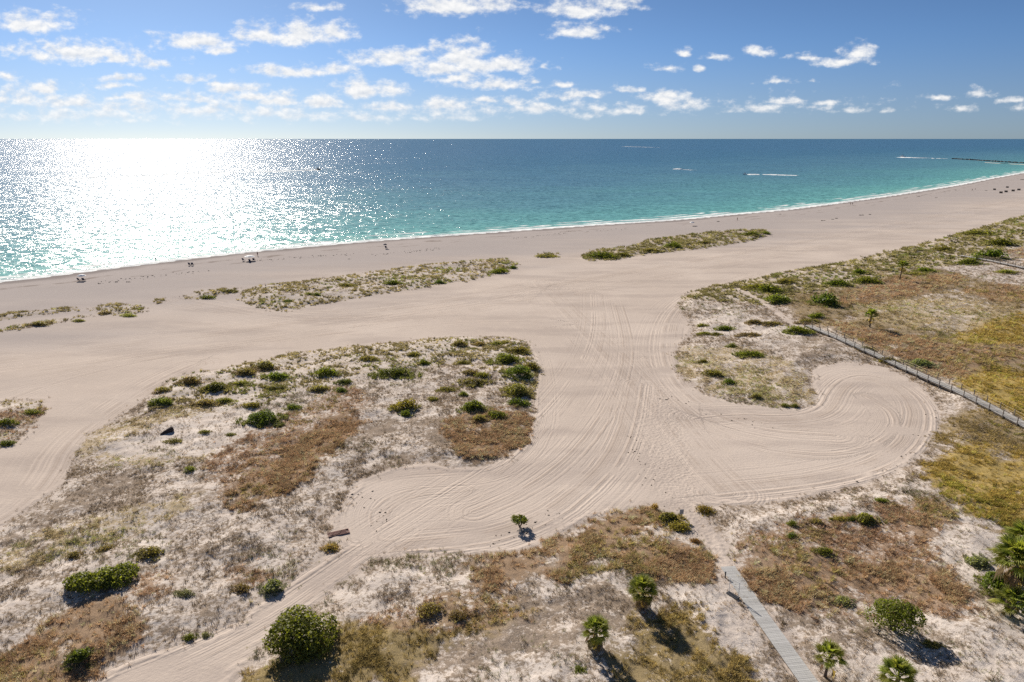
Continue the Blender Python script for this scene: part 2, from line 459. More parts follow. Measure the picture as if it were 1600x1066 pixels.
# ------------------------------------------------------------------ materials
def mat(name, col, rough=.8, spec=.3, var=.0, scale=6.0, bump=0.0, rnd=0.0, metal=0.0, trans=0.0):
    m = bpy.data.materials.new(name)
    m.use_nodes = True
    t = NT(m.node_tree)
    b = m.node_tree.nodes['Principled BSDF']
    b.inputs['Roughness'].default_value = rough
    b.inputs['Specular IOR Level'].default_value = spec
    b.inputs['Metallic'].default_value = metal
    o = t.n('ShaderNodeTexCoord').outputs['Object']
    nz = t.noise(o, scale, 4.0, .6)
    lo = tuple(max(0, c * (1 - var)) for c in col)
    hi = tuple(min(1, c * (1 + var)) for c in col)
    cc = t.mix(t.ramp(nz, .32, .68), c4(lo), c4(hi))
    if rnd:
        inf = t.n('ShaderNodeObjectInfo').outputs['Random']
        hs = t.n('ShaderNodeHueSaturation', {'Hue': t.ramp(inf, 0, 1, .5 - .03 * rnd, .5 + .03 * rnd, False),
                                             'Value': t.ramp(t.m('FRACT', t.m('MULTIPLY', inf, 7.31)), 0, 1, 1 - .35 * rnd, 1 + .35 * rnd, False),
                                             'Color': cc})
        cc = hs.outputs[0]
    t.put(b, 'Base Color', cc)
    if bump:
        t.put(b, 'Normal', t.n('ShaderNodeBump', {'Strength': bump, 'Distance': .02, 'Height': nz}).outputs[0])
    return m


def leafmat(name, col, tip=None, rough=.5, rnd=1.0):
    """foliage: colour varies from leaf to leaf"""
    m = bpy.data.materials.new(name)
    m.use_nodes = True
    t = NT(m.node_tree)
    b = m.node_tree.nodes['Principled BSDF']
    b.inputs['Roughness'].default_value = rough
    b.inputs['Specular IOR Level'].default_value = .15
    g = t.n('ShaderNodeNewGeometry').outputs['Random Per Island']
    inf = t.n('ShaderNodeObjectInfo').outputs['Random']
    tip = tip or tuple(c * 1.7 for c in col)
    lo = tuple(c * .65 for c in col)
    cc = t.mix(g, c4(lo), c4(tip))
    hs = t.n('ShaderNodeHueSaturation', {'Hue': t.ramp(inf, 0, 1, .5 - .025 * rnd, .5 + .025 * rnd, False),
                                         'Value': t.ramp(t.m('FRACT', t.m('MULTIPLY', inf, 7.31)), 0, 1, 1 - .25 * rnd, 1 + .25 * rnd, False),
                                         'Color': cc})
    t.put(b, 'Base Color', hs.outputs[0])
    tr = t.n('ShaderNodeBsdfTranslucent', {'Color': t.mix(1.0, hs.outputs[0], (1.5, 1.6, .6, 1), 'MULTIPLY')})
    mx = t.n('ShaderNodeMixShader', {0: .48, 1: b.outputs[0], 2: tr.outputs[0]})
    out = m.node_tree.nodes['Material Output']
    m.node_tree.links.new(mx.outputs[0], out.inputs[0])
    return m


# ------------------------------------------------------------------ big sheets
def sheet(name, rows, th, fn, material):
    """polar sheet of ground or water round the drone; fn(P) -> z, attributes"""
    rr, tt = np.meshgrid(rows, th, indexing='ij')
    P = np.stack([rr.ravel() * np.sin(tt.ravel()), rr.ravel() * np.cos(tt.ravel())], 1)
    z, at = fn(P)
    nr, nt_ = len(rows), len(th)
    me = bpy.data.meshes.new(name)
    me.vertices.add(len(P))
    co = np.column_stack([P, z]).astype(np.float32)
    me.vertices.foreach_set('co', co.ravel())
    i = np.arange((nr - 1) * (nt_ - 1))
    r0, c0 = i // (nt_ - 1), i % (nt_ - 1)
    a = r0 * nt_ + c0
    q = np.stack([a, a + 1, a + 1 + nt_, a + nt_], 1)[:, ::-1].astype(np.int32)
    me.loops.add(q.size)
    me.loops.foreach_set('vertex_index', q.ravel())
    me.polygons.add(len(q))
    me.polygons.foreach_set('loop_start', np.arange(0, q.size, 4, dtype=np.int32))
    me.polygons.foreach_set('use_smooth', np.ones(len(q), bool))
    me.update(calc_edges=True)
    for k, v_ in at.items():
        v_ = np.asarray(v_, np.float32)
        if v_.ndim == 1:
            A = me.attributes.new(k, 'FLOAT', 'POINT')
            A.data.foreach_set('value', v_)
        else:
            A = me.attributes.new(k, 'FLOAT_COLOR', 'POINT')
            A.data.foreach_set('color', np.column_stack([v_, np.ones(len(v_), np.float32)]).ravel().astype(np.float32))
    o = bpy.data.objects.new(name, me)
    COL.objects.link(o)
    me.materials.append(material)
    o['kind'] = 'structure'
    return o


TRACKS = [  # channel, half width of influence in metres, line
    (0, 15, [(-250, 600), (0, 572), (200, 545), (400, 520), (600, 492), (750, 470), (900, 445), (1050, 420), (1200, 393), (1400, 355), (1600, 312), (1900, 255)]),
    (1, 5, [(60, 1130), (160, 1070), (260, 1030), (400, 965), (500, 898), (580, 845), (680, 785), (780, 725), (850, 655), (905, 590), (935, 520), (930, 460)]),
    (1, 5.5, [(1090, 655), (1150, 648), (1230, 652), (1285, 642), (1302, 605), (1335, 585), (1390, 592), (1432, 620), (1447, 655), (1428, 698), (1380, 731), (1300, 752), (1200, 765), (1120, 772)]),
    (1, 6, [(300, 570), (250, 592), (170, 640), (105, 690), (75, 750), (30, 795), (-30, 830)]),
    (2, 2.6, [(800, 515), (838, 540), (850, 600), (848, 655), (828, 705), (775, 742), (690, 748), (620, 752), (570, 772), (545, 805), (560, 840)]),
    (2, 5.5, [(1000, 600), (990, 660), (970, 715), (925, 765), (860, 815), (770, 848), (640, 860)]),
    (3, 4, [(-30, 640), (100, 590), (300, 548), (520, 520), (760, 500), (900, 505)]),
    (2, 6, [(1180, 430), (1090, 455), (1045, 490), (1032, 540), (1048, 595), (1100, 640), (1180, 672), (1300, 680)]),
    (3, 7, [(840, 440), (900, 500), (960, 560), (1030, 640), (1090, 720), (1140, 770)]),
    (0, 3, [(960, 470), (980, 540), (960, 620), (905, 700), (830, 760), (740, 800)]),
    (1, 2.5, [(1010, 560), (1060, 630), (1150, 690), (1290, 712), (1380, 690), (1400, 650), (1350, 620)]),
    (3, 3, [(610, 830), (600, 800), (640, 775), (720, 768)]),
    (3, 9, [(300, 470), (500, 505), (700, 480), (860, 450)]),
]
def chaikin(L, n=3):
    for _ in range(n):
        q = [L[0]]
        for a, b in zip(L[:-1], L[1:]):
            q += [a * .75 + b * .25, a * .25 + b * .75]
        L = np.array(q + [L[-1]])
    return L


TRG = [(c, s, chaikin(GP(p), 2)) for c, s, p in TRACKS]
TRAMP = GP([(1000, 600), (990, 680), (1020, 760), (1050, 805), (1085, 830), (1110, 862), (1128, 887), (1148, 885), (1133, 856), (1112, 822), (1096, 795), (1085, 735), (1065, 650), (1040, 600)])


def ground_fn(P):
    veg = veg_mask(P)
    sd_ = shore_d(P)
    z = ground_z(P, veg, sd_)
    Wt = covers(P, veg)
    col = Wt @ np.array([COVER[k][0] for k in KINDS])
    den = Wt @ np.array([COVER[k][1] for k in KINDS])
    at = {'veg': sstep(veg, -.15, .5), 'cover': col, 'litter': den, 'shore': sd_, 'tramp': sstep(sdf(TRAMP, P), -1.2, 1.2),
          'white': sstep(veg, -1, 3)}
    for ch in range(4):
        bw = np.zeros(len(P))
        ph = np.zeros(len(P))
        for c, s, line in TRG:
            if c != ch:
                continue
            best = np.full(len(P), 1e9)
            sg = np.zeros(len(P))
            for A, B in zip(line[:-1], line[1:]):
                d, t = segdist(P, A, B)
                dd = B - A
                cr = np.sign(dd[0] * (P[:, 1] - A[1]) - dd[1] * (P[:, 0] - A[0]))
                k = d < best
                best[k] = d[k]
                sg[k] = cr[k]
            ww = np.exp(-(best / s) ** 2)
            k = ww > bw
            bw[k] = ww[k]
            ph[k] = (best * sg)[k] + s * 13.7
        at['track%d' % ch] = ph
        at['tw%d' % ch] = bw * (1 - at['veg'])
    return z, at


def sand_material():
    m = bpy.data.materials.new('beach_sand')
    m.use_nodes = True
    t = NT(m.node_tree)
    b = m.node_tree.nodes['Principled BSDF']
    b.inputs['Roughness'].default_value = 1.0
    b.inputs['Specular IOR Level'].default_value = .02
    pos = t.n('ShaderNodeNewGeometry').outputs['Position']
    A = lambda n: t.attr(n).outputs['Fac']
    veg, shore = A('veg'), A('shore')
    big = t.noise(pos, .035, 4.0, .55)
    mid = t.noise(pos, .33, 4.0, .6)
    fine = t.noise(pos, 2.6, 5.0, .65)
    grit = t.noise(pos, 9.0, 3.0, .7)
    stretch = t.v('MULTIPLY', pos, (.25, 1.0, 1.0))
    band = t.noise(stretch, .11, 4.0, .55)
    sand = t.mix(t.ramp(big, .35, .65), (.478, .405, .352, 1), (.535, .458, .400, 1))
    sand = t.mix(t.m('MULTIPLY', t.ramp(band, .46, .64), .62), sand, (.385, .325, .288, 1))     # damp bands
    sand = t.mix(t.m('MULTIPLY', t.ramp(mid, .5, .75), .35), sand, (.585, .495, .42, 1))
    white = t.mix(t.ramp(mid, .35, .7), (.52, .455, .405, 1), (.67, .60, .54, 1))
    base = t.mix(t.m('MULTIPLY', A('white'), .85), sand, white)
    # seaward sand is darker and greyer, wet at the water's edge
    beach = t.ramp(t.m('MULTIPLY_ADD', t.noise(stretch, .03, 4.0, .6), 150.0, shore), 205, 105)
    base = t.mix(t.m('MULTIPLY', beach, .88), base, (.355, .318, .306, 1))
    wob = t.m('MULTIPLY_ADD', t.noise(pos, .05, 3.0), 14.0, t.m('ADD', shore, -7.0))
    base = t.mix(t.m('MULTIPLY', t.ramp(wob, 9.0, 2.5), .75), base, (.19, .165, .158, 1))
    # wrack lines along the beach
    wl = t.m('MULTIPLY', t.ramp(t.m('ABSOLUTE', t.m('SUBTRACT', wob, 16.0)), 2.2, .3), t.ramp(t.noise(pos, .09, 4.0, .65), .47, .62))
    wl2 = t.m('MULTIPLY', t.ramp(t.m('ABSOLUTE', t.m('SUBTRACT', wob, 23.0)), 1.4, .2), t.ramp(t.noise(pos, .07, 4.0, .65), .52, .66))
    base = t.mix(t.m('MULTIPLY', t.m('MAXIMUM', wl, wl2), .6), base, (.15, .115, .095, 1))
    # plant litter
    lit = A('litter')
    n1 = t.noise(pos, 2.3, 6.0, .75)
    n2 = t.noise(pos, .42, 3.0, .6)
    mixn = t.m('MULTIPLY_ADD', n2, .35, t.m('MULTIPLY', n1, .65))
    thr = t.m('MULTIPLY_ADD', lit, -.34, .67)
    mask = t.ramp(t.m('SUBTRACT', mixn, thr), -.045, .05)
    cov = t.attr('cover').outputs['Color']
    covv = t.mix(t.ramp(grit, .3, .7), t.mix(1.0, cov, (.72, .70, .70, 1), 'MULTIPLY'), t.mix(1.0, cov, (1.3, 1.28, 1.25, 1), 'MULTIPLY'))
    base = t.mix(t.m('MULTIPLY', t.m('MULTIPLY', mask, veg), .93), base, covv)
    # footmarks and grader lines
    tr = A('tramp')
    vor = t.n('ShaderNodeTexVoronoi', {'Vector': pos, 'Scale': 2.3, 'Randomness': 1.0}).outputs[0]
    hgt_ = t.m('MULTIPLY', vor, t.m('MULTIPLY', tr, .10))
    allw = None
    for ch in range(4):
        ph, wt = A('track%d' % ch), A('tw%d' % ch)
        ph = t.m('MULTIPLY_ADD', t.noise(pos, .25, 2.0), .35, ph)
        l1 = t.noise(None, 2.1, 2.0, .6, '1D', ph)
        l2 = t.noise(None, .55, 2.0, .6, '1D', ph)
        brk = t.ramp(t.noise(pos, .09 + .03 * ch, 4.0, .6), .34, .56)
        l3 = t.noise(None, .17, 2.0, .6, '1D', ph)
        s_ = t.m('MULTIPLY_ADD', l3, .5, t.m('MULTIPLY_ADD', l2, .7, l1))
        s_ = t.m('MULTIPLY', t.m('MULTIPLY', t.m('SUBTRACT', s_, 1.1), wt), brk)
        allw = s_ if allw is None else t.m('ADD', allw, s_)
    base = t.mix(t.ramp(allw, -.02, -.22, 0, .42), base, (.345, .275, .225, 1))  # shade of the grooves painted into the sand colour
    base = t.mix(t.ramp(allw, .03, .25, 0, .42), base, (.60, .505, .43, 1))  # sunlit ridges painted lighter, since the bump is lost far off
    hgt_ = t.m('MULTIPLY_ADD', allw, .21, hgt_)
    hgt_ = t.m('MULTIPLY_ADD', fine, .09, hgt_)
    hgt_ = t.m('MULTIPLY_ADD', t.m('MULTIPLY', n1, veg), .16, hgt_)
    bm = t.n('ShaderNodeBump', {'Strength': .55, 'Distance': 1.0, 'Height': hgt_})
    t.put(b, 'Normal', bm.outputs[0])
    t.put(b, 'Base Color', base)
    return m


def radii(d0, d1, n):
    return H / np.tan(np.radians(np.linspace(d0, d1, n)))


rows = np.concatenate([[.5, 8, 18, 28], radii(50, 34, 190), radii(34, 14, 260)[1:], radii(14, 1.4, 190)[1:], np.geomspace(2000, 60000, 12)])
th = np.concatenate([np.radians(np.linspace(-100, -46, 40)), np.radians(np.linspace(-45.8, 45.8, 620)), np.radians(np.linspace(46, 100, 40))])
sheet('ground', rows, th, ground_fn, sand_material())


# ------------------------------------------------------------------ sea
def sea_fn(P):
    d = -shore_d(P)
    n = (fbm(P, .008, 3, 200) - .5)
    return np.full(len(P), WATER_Z), {'off': d, 'deep': d * (1 + .5 * n) + n * 25}


def sea_material():
    m = bpy.data.materials.new('sea_water')
    m.use_nodes = True
    t = NT(m.node_tree)
    b = m.node_tree.nodes['Principled BSDF']
    pos = t.n('ShaderNodeNewGeometry').outputs['Position']
    off = t.attr('off').outputs['Fac']
    deep = t.attr('deep').outputs['Fac']
    streak = t.noise(t.v('MULTIPLY', pos, (.35, 1.0, 1.0)), .02, 4.0, .6)
    dd = t.m('MULTIPLY', deep, t.ramp(streak, .25, .75, .65, 1.4, False))
    cr = t.n('ShaderNodeValToRGB', {0: t.m('POWER', t.m('DIVIDE', t.m('MAXIMUM', dd, 0.0), 1600.0, clamp=True), .42)})
    e = cr.color_ramp.elements
    def pp(x): return (x / 1600.0) ** .42
    e[0].position, e[0].color = 0, (.34, .42, .38, 1)
    e[1].position, e[1].color = 1, (.052, .140, .245, 1)
    for x, c in ((5, (.22, .40, .37)), (16, (.125, .340, .325)), (60, (.105, .285, .300)), (150, (.085, .220, .270)), (330, (.072, .180, .260)), (700, (.052, .145, .240))):
        el = e.new(pp(x))
        el.color = c4(c)
    base = cr.outputs[0]
    # waves: swell lines parallel to the shore, then wind chop
    rot = t.n('ShaderNodeMapping', {'Vector': pos, 'Rotation': (0, 0, R(-20)), 'Scale': (.45, 1.0, 1.0)}).outputs[0]
    def slope(vec, sc, det, amp):
        c_ = t.n('ShaderNodeTexNoise', {'Vector': vec, 'Scale': sc, 'Detail': det, 'Roughness': .6}).outputs['Color']
        return t.v('MULTIPLY', t.v('SUBTRACT', c_, (.5, .5, .5)), (amp, amp, 0))
    calm = t.ramp(t.noise(pos, .006, 3.0, .6), .3, .7, .75, 1.15)
    sl_ = t.v('ADD', t.v('ADD', slope(rot, .15, 2.0, .5), slope(rot, .66, 2.0, 1.55)), slope(pos, 2.4, 2.0, 1.2))
    sl_ = t.v('MULTIPLY', sl_, t.n('ShaderNodeCombineXYZ', {0: calm, 1: calm, 2: 0.0}).outputs[0])
    bm = t.n('ShaderNodeVectorMath', {0: t.v('ADD', sl_, (0, 0, 1))}, operation='NORMALIZE')
    # foam
    fn_ = t.noise(rot, .12, 5.0, .65)
    wob = t.m('MULTIPLY_ADD', t.m('SUBTRACT', t.noise(pos, .03, 3.0), .5), 12.0, off)
    edge = t.ramp(t.m('MULTIPLY_ADD', fn_, -6.0, off), 4.0, -.4)
    br1 = t.m('MULTIPLY', t.ramp(t.m('ABSOLUTE', t.m('SUBTRACT', wob, 10.0)), 3.6, .8), t.ramp(t.noise(pos, .022, 3.0, .6), .43, .53))
    br2 = t.m('MULTIPLY', t.ramp(t.m('ABSOLUTE', t.m('SUBTRACT', wob, 18.0)), 3.0, .6), t.ramp(t.noise(pos, .03, 3.0, .6), .50, .60))
    foam = t.m('MAXIMUM', edge, t.m('MULTIPLY', t.m('MAXIMUM', br1, br2), t.ramp(fn_, .35, .55)))
    # a wind-roughened sea hides most of its mirror at grazing angles: reflectance levels off instead of rising to one
    fr = t.n('ShaderNodeFresnel', {'IOR': 1.33, 'Normal': bm.outputs[0]}).outputs[0]
    ref = t.m('MULTIPLY', t.m('MINIMUM', fr, .11), t.m('SUBTRACT', 1.0, foam))
    nt = m.node_tree
    nt.nodes.remove(b)
    df = t.n('ShaderNodeBsdfDiffuse', {'Color': t.mix(foam, base, (.72, .74, .74, 1)), 'Normal': bm.outputs[0]})
    gl = t.n('ShaderNodeBsdfGlossy', {'Color': (1, 1, 1, 1), 'Roughness': .20, 'Normal': bm.outputs[0]})
    mx = t.n('ShaderNodeMixShader', {0: ref, 1: df.outputs[0], 2: gl.outputs[0]})
    nt.links.new(mx.outputs[0], nt.nodes['Material Output'].inputs[0])
    return m


rows = np.concatenate([radii(20, 10, 60), radii(10, .6, 220)[1:], np.geomspace(4600, 90000, 26)])
th = np.concatenate([np.radians(np.linspace(-100, -46, 40)), np.radians(np.linspace(-45.8, 45.8, 420)), np.radians(np.linspace(46, 100, 40))])
sheet('sea', rows, th, sea_fn, sea_material())


# ------------------------------------------------------------------ things: helpers
class MB:
    """collects shapes; build() links them as ONE mesh object"""
    def __init__(self):
        self.v, self.f = [], []

    def add(self, verts, faces):
        k = len(self.v)
        self.v += [tuple(p) for p in verts]
        self.f += [tuple(i + k for i in f) for f in faces]
        return self

    def box(self, c, s, rz=0.0, top=1.0):
        x, y, z = s[0] / 2, s[1] / 2, s[2] / 2
        M = Matrix.Translation(c) @ Matrix.Rotation(rz, 4, 'Z')
        p = [(-x, -y, -z), (x, -y, -z), (x, y, -z), (-x, y, -z), (-x * top, -y * top, z), (x * top, -y * top, z), (x * top, y * top, z), (-x * top, y * top, z)]
        return self.add([M @ Vector(q) for q in p], [(3, 2, 1, 0), (4, 5, 6, 7), (0, 1, 5, 4), (1, 2, 6, 5), (2, 3, 7, 6), (3, 0, 4, 7)])

    def tube(self, pts, r, n=6):
        pts = [Vector(p) for p in pts]
        rs = r if isinstance(r, (list, tuple)) else [r] * len(pts)
        rings = []
        for i, p in enumerate(pts):
            d = (pts[min(i + 1, len(pts) - 1)] - pts[max(i - 1, 0)]).normalized()
            a = d.orthogonal().normalized() if i == 0 else (rings_a - d * rings_a.dot(d)).normalized()
            rings_a = a
            b = d.cross(a)
            rings.append([p + (a * math.cos(2 * math.pi * k / n) + b * math.sin(2 * math.pi * k / n)) * rs[i] for k in range(n)])
        v = [q for rg in rings for q in rg]
        f = []
        for i in range(len(rings) - 1):
            for k in range(n):
                a, b = i * n + k, i * n + (k + 1) % n
                f.append((a, b, b + n, a + n))
        f.append(tuple(range(n))[::-1])
        f.append(tuple(range(len(v) - n, len(v))))
        return self.add(v, f)

    def mesh(self, name, m, smooth=False):
        me = bpy.data.meshes.new(name)
        me.from_pydata(self.v, [], self.f)
        me.materials.append(m)
        if smooth:
            for p in me.polygons:
                p.use_smooth = True
        me.update()
        return me

    def build(self, name, m, parent=None, smooth=False):
        return link(name, self.mesh(name, m, smooth), parent)


def link(name, me, parent=None):
    o = bpy.data.objects.new(name, me)
    COL.objects.link(o)
    if parent is not None:
        o.parent = parent
    return o


def tag(o, label, cat=None, group=None, kind=None):
    if label:
        o['label'] = label
    if cat:
        o['category'] = cat
    if group:
        o['group'] = group
    if kind:
        o['kind'] = kind
    return o


def thing(name, label, cat, loc, rz=0.0, group=None):
    o = bpy.data.objects.new(name, None)
    COL.objects.link(o)
    o.location, o.rotation_euler = loc, (0, 0, rz)
    o.empty_display_size = .2
    return tag(o, label, cat, group)


def dup(root, loc, rz, label, group=None, sc=None):
    r = root.copy()
    COL.objects.link(r)
    r.location, r.rotation_euler = loc, (0, 0, rz)
    r['label'] = label
    if sc is not None:
        r.scale = sc
    if group:
        r['group'] = group
    for ch in root.children:
        c = ch.copy()
        COL.objects.link(c)
        c.parent = r
        for g in ch.children:
            d = g.copy()
            COL.objects.link(d)
            d.parent = c
    return r


# ------------------------------------------------------------------ grass and dead stalks (nobody could count them)
def tuft_mesh(name, n, spread, lean, width, m, seed):
    rg = random.Random(seed)
    b = MB()
    for _ in range(n):
        a = rg.uniform(0, 6.283)
        r0 = spread * math.sqrt(rg.random()) * .6
        x, y = r0 * math.cos(a), r0 * math.sin(a)
        a2 = a + rg.uniform(-.8, .8)
        h = rg.uniform(.45, 1.0)
        out = lean * rg.uniform(.2, 1.0) * h
        px, py = math.cos(a2 + 1.57) * width, math.sin(a2 + 1.57) * width
        mx, my = x + math.cos(a2) * out * .4, y + math.sin(a2) * out * .4
        ex, ey = x + math.cos(a2) * out, y + math.sin(a2) * out
        b.add([(x - px, y - py, -.04), (x + px, y + py, -.04), (mx + px * .8, my + py * .8, h * .62), (mx - px * .8, my - py * .8, h * .62), (ex, ey, h)],
              [(0, 1, 2, 3), (3, 2, 4)])
    return b.mesh(name, m)


def grass_mat(name):
    m = bpy.data.materials.new(name)
    m.use_nodes = True
    t = NT(m.node_tree)
    b = m.node_tree.nodes['Principled BSDF']
    b.inputs['Roughness'].default_value = .8
    b.inputs['Specular IOR Level'].default_value = .15
    col = t.attr('tint', 'INSTANCER').outputs['Color']
    g = t.n('ShaderNodeNewGeometry').outputs['Random Per Island']
    cc = t.mix(1.0, col, t.mix(g, (.62, .62, .62, 1), (1.38, 1.36, 1.30, 1)), 'MULTIPLY')
    t.put(b, 'Base Color', cc)
    tr = t.n('ShaderNodeBsdfTranslucent', {'Color': cc})
    mx = t.n('ShaderNodeMixShader', {0: .40, 1: b.outputs[0], 2: tr.outputs[0]})
    m.node_tree.links.new(mx.outputs[0], m.node_tree.nodes['Material Output'].inputs[0])
    return m


GM = grass_mat('dry_grass_blades')
GRASS = [
    ('sparse_beach_grass', 'sparse grey brown stubble scattered over the pale dune sand', [tuft_mesh('stubble', 12, .9, 1.5, .065, GM, s) for s in (1, 2, 3)]),
    ('brown_grass', 'dense rusty brown dead grass standing in patches on the dunes', [tuft_mesh('stalks', 20, 1.0, 1.5, .050, GM, s) for s in (4, 5, 6)]),
    ('marsh_grass', 'low golden and olive grass covering the flats', [tuft_mesh('blades', 18, 1.1, 1.6, .055, GM, s) for s in (7, 8, 9)]),
    ('dune_scrub', 'loose olive green ground cover along the seaward dune edges', [tuft_mesh('sprigs', 18, 1.0, 1.5, .11, GM, s) for s in (10, 11, 12)]),
]


def scatter_group(name, label, P, size, rot, tint, meshes):
    me = bpy.data.meshes.new(name)
    me.vertices.add(len(P))
    me.vertices.foreach_set('co', P.astype(np.float32).ravel())
    for nm, ar in (('size', size), ('turn', rot)):
        me.attributes.new(nm, 'FLOAT', 'POINT').data.foreach_set('value', ar.astype(np.float32))
    me.attributes.new('pick', 'INT', 'POINT').data.foreach_set('value', RNG.integers(0, len(meshes), len(P)).astype(np.int32))
    me.attributes.new('tint', 'FLOAT_COLOR', 'POINT').data.foreach_set('color', np.column_stack([tint, np.ones(len(P))]).astype(np.float32).ravel())
    o = link(name, me)
    tag(o, label, None, None, 'stuff')
    ng = bpy.data.node_groups.new(name, 'GeometryNodeTree')
    ng.interface.new_socket('Geometry', in_out='INPUT', socket_type='NodeSocketGeometry')
    ng.interface.new_socket('Geometry', in_out='OUTPUT', socket_type='NodeSocketGeometry')
    N = ng.nodes
    gi, go = N.new('NodeGroupInput'), N.new('NodeGroupOutput')
    iop = N.new('GeometryNodeInstanceOnPoints')
    gti = N.new('GeometryNodeGeometryToInstance')
    for me_ in meshes[::-1]:
        src = bpy.data.objects.new(me_.name, me_)      # never linked to the scene: only the instances exist
        oi = N.new('GeometryNodeObjectInfo')
        oi.inputs['Object'].default_value = src
        oi.inputs['As Instance'].default_value = False
        ng.links.new(oi.outputs['Geometry'], gti.inputs[0])
    def na(nm, dt):
        nd = N.new('GeometryNodeInputNamedAttribute')
        nd.data_type = dt
        nd.inputs['Name'].default_value = nm
        return nd.outputs['Attribute']
    m2p = N.new('GeometryNodeMeshToPoints')
    cx = N.new('ShaderNodeCombineXYZ')
    ng.links.new(na('turn', 'FLOAT'), cx.inputs[2])
    e2r = N.new('FunctionNodeEulerToRotation')
    ng.links.new(cx.outputs[0], e2r.inputs[0])
    ng.links.new(gi.outputs[0], m2p.inputs[0])
    ng.links.new(m2p.outputs[0], iop.inputs['Points'])
    ng.links.new(gti.outputs[0], iop.inputs['Instance'])
    iop.inputs['Pick Instance'].default_value = True
    ng.links.new(na('pick', 'INT'), iop.inputs['Instance Index'])
    ng.links.new(e2r.outputs[0], iop.inputs['Rotation'])
    ng.links.new(na('size', 'FLOAT'), iop.inputs['Scale'])
    ng.links.new(iop.outputs[0], go.inputs[0])
    md = o.modifiers.new('scatter', 'NODES')
    md.node_group = ng
    return o


NC = 900000
tmin, tmax = R(-46), R(46)
dmin, dmax = R(3.2), R(47)
cth = RNG.uniform(tmin, tmax, NC)
cdp = RNG.uniform(dmin, dmax, NC)
cr = H / np.tan(cdp)
cP = np.stack([cr * np.sin(cth), cr * np.cos(cth)], 1)
cden = NC / ((tmax - tmin) * (dmax - dmin)) * np.sin(cdp) ** 2 / (H * cr)
k0 = veg_mask(cP) > -1.6
cP, cr, cden = cP[k0], cr[k0], cden[k0]
cv = veg_mask(cP)
cW = covers(cP, cv)
far_s = np.clip(cr / 110.0, 1.0, 4.0)
pick = (cW.cumsum(1) > RNG.random(len(cP))[:, None]).argmax(1)
D = np.array([COVER[k][2] for k in KINDS])[pick]
clump = fbm(cP, .55, 3, 300)
clump2 = fbm(cP, .12, 3, 320)
D = D * (.25 + 1.9 * sstep(clump, .38, .66)) * (.55 + .9 * sstep(clump2, .35, .6)) / far_s ** 1.8
D = D * np.where(cv < 1.0, 1.5, 1.0) * np.where(cv < 0, .16 * np.exp(cv * 1.4), 1.0)
keep = RNG.random(len(cP)) < D / cden
cP, pick, far_s, cv = cP[keep], pick[keep], far_s[keep], cv[keep]
cz = ground_z(cP, cv)
hh_ = np.array([COVER[k][3] for k in KINDS])[pick]
hh_ = hh_ * far_s ** .85 * RNG.uniform(.55, 1.5, len(cP))
tint = np.array([COVER[k][4] for k in KINDS])[pick]
tone = fbm(cP, .22, 3, 400)[:, None]
tint = tint * (1 + RNG.normal(0, .32, (len(cP), 1))) * (.72 + .56 * tone)
green = (RNG.random(len(cP)) < sstep(fbm(cP, .09, 3, 410), .5, .7) * .5)[:, None]
tint = np.where(green, tint * np.array([.72, .90, .55]), tint)
tint = np.clip(tint, .03, .6)
gk = np.array([COVER[k][5] for k in KINDS])[pick]
print('tufts', len(cP), [int((gk == i).sum()) for i in range(4)])

# dry bits of plant litter dropped along the outside of the right loop and the footpath
def line_bits(name, label, lines, n, off, size, col, m):
    pts = []
    for ln in lines:
        L = [np.hypot(*(b - a)) for a, b in zip(ln[:-1], ln[1:])]
        for _ in range(n):
            i = RNG.choice(len(L), p=np.array(L) / sum(L))
            a, b = ln[i], ln[i + 1]
            q = a + (b - a) * RNG.random()
            nn = np.array([-(b - a)[1], (b - a)[0]]) / max(L[i], .01)
            pts.append(q + nn * RNG.normal(0, off))
    P = np.array(pts)
    z = ground_z(P)
    b = MB()
    for (x, y), zz_ in zip(P, z):
        s = size * RNG.uniform(.4, 1.5)
        a = RNG.uniform(0, 6.28)
        c, s_ = math.cos(a), math.sin(a)
        p = [(x + (c * u - s_ * v_) * s, y + (s_ * u + c * v_) * s, zz_ + w_ * s) for u, v_, w_ in
             ((-1, 0, -.05), (0, -.5, -.05), (1, .1, -.05), (.1, .6, -.05), (-.1, .05, .45), (.45, .1, .35))]
        b.add(p, [(0, 1, 4), (1, 5, 4), (1, 2, 5), (2, 3, 5), (3, 4, 5), (3, 0, 4)])
    o = b.build(name, m)
    return tag(o, label, None, None, 'stuff')


M_weed = mat('dry_seaweed', (.075, .058, .045), .9, .1, .5, 3.0)
line_bits('plant_litter', 'dark dry plant bits scattered on raked sand along the loop edge and footpath',
          [GP([(1462, 640), (1455, 675), (1435, 705), (1400, 728), (1350, 748), (1290, 762)]), GP([(985, 680), (1000, 720), (1020, 755), (1040, 785), (1030, 790)]), GP([(1040, 620), (1110, 650), (1180, 660), (1210, 668)]),
           GP([(535, 790), (560, 765), (590, 800), (610, 800), (580, 830)]), GP([(870, 800), (820, 830), (760, 855)])], 34, .8, .16, None, M_weed)
line_bits('seaweed_wrack', 'dark seaweed strands stranded in broken lines along the beach',
          [GP([(150, 443), (200, 436), (260, 430), (330, 422)]), GP([(400, 408), (440, 405), (500, 400), (560, 398)]), GP([(580, 398), (640, 394), (690, 388)]), GP([(800, 373), (900, 362), (980, 358)]), GP([(1420, 309), (1460, 302), (1500, 296)])], 60, 1.8, .30, None, M_weed)

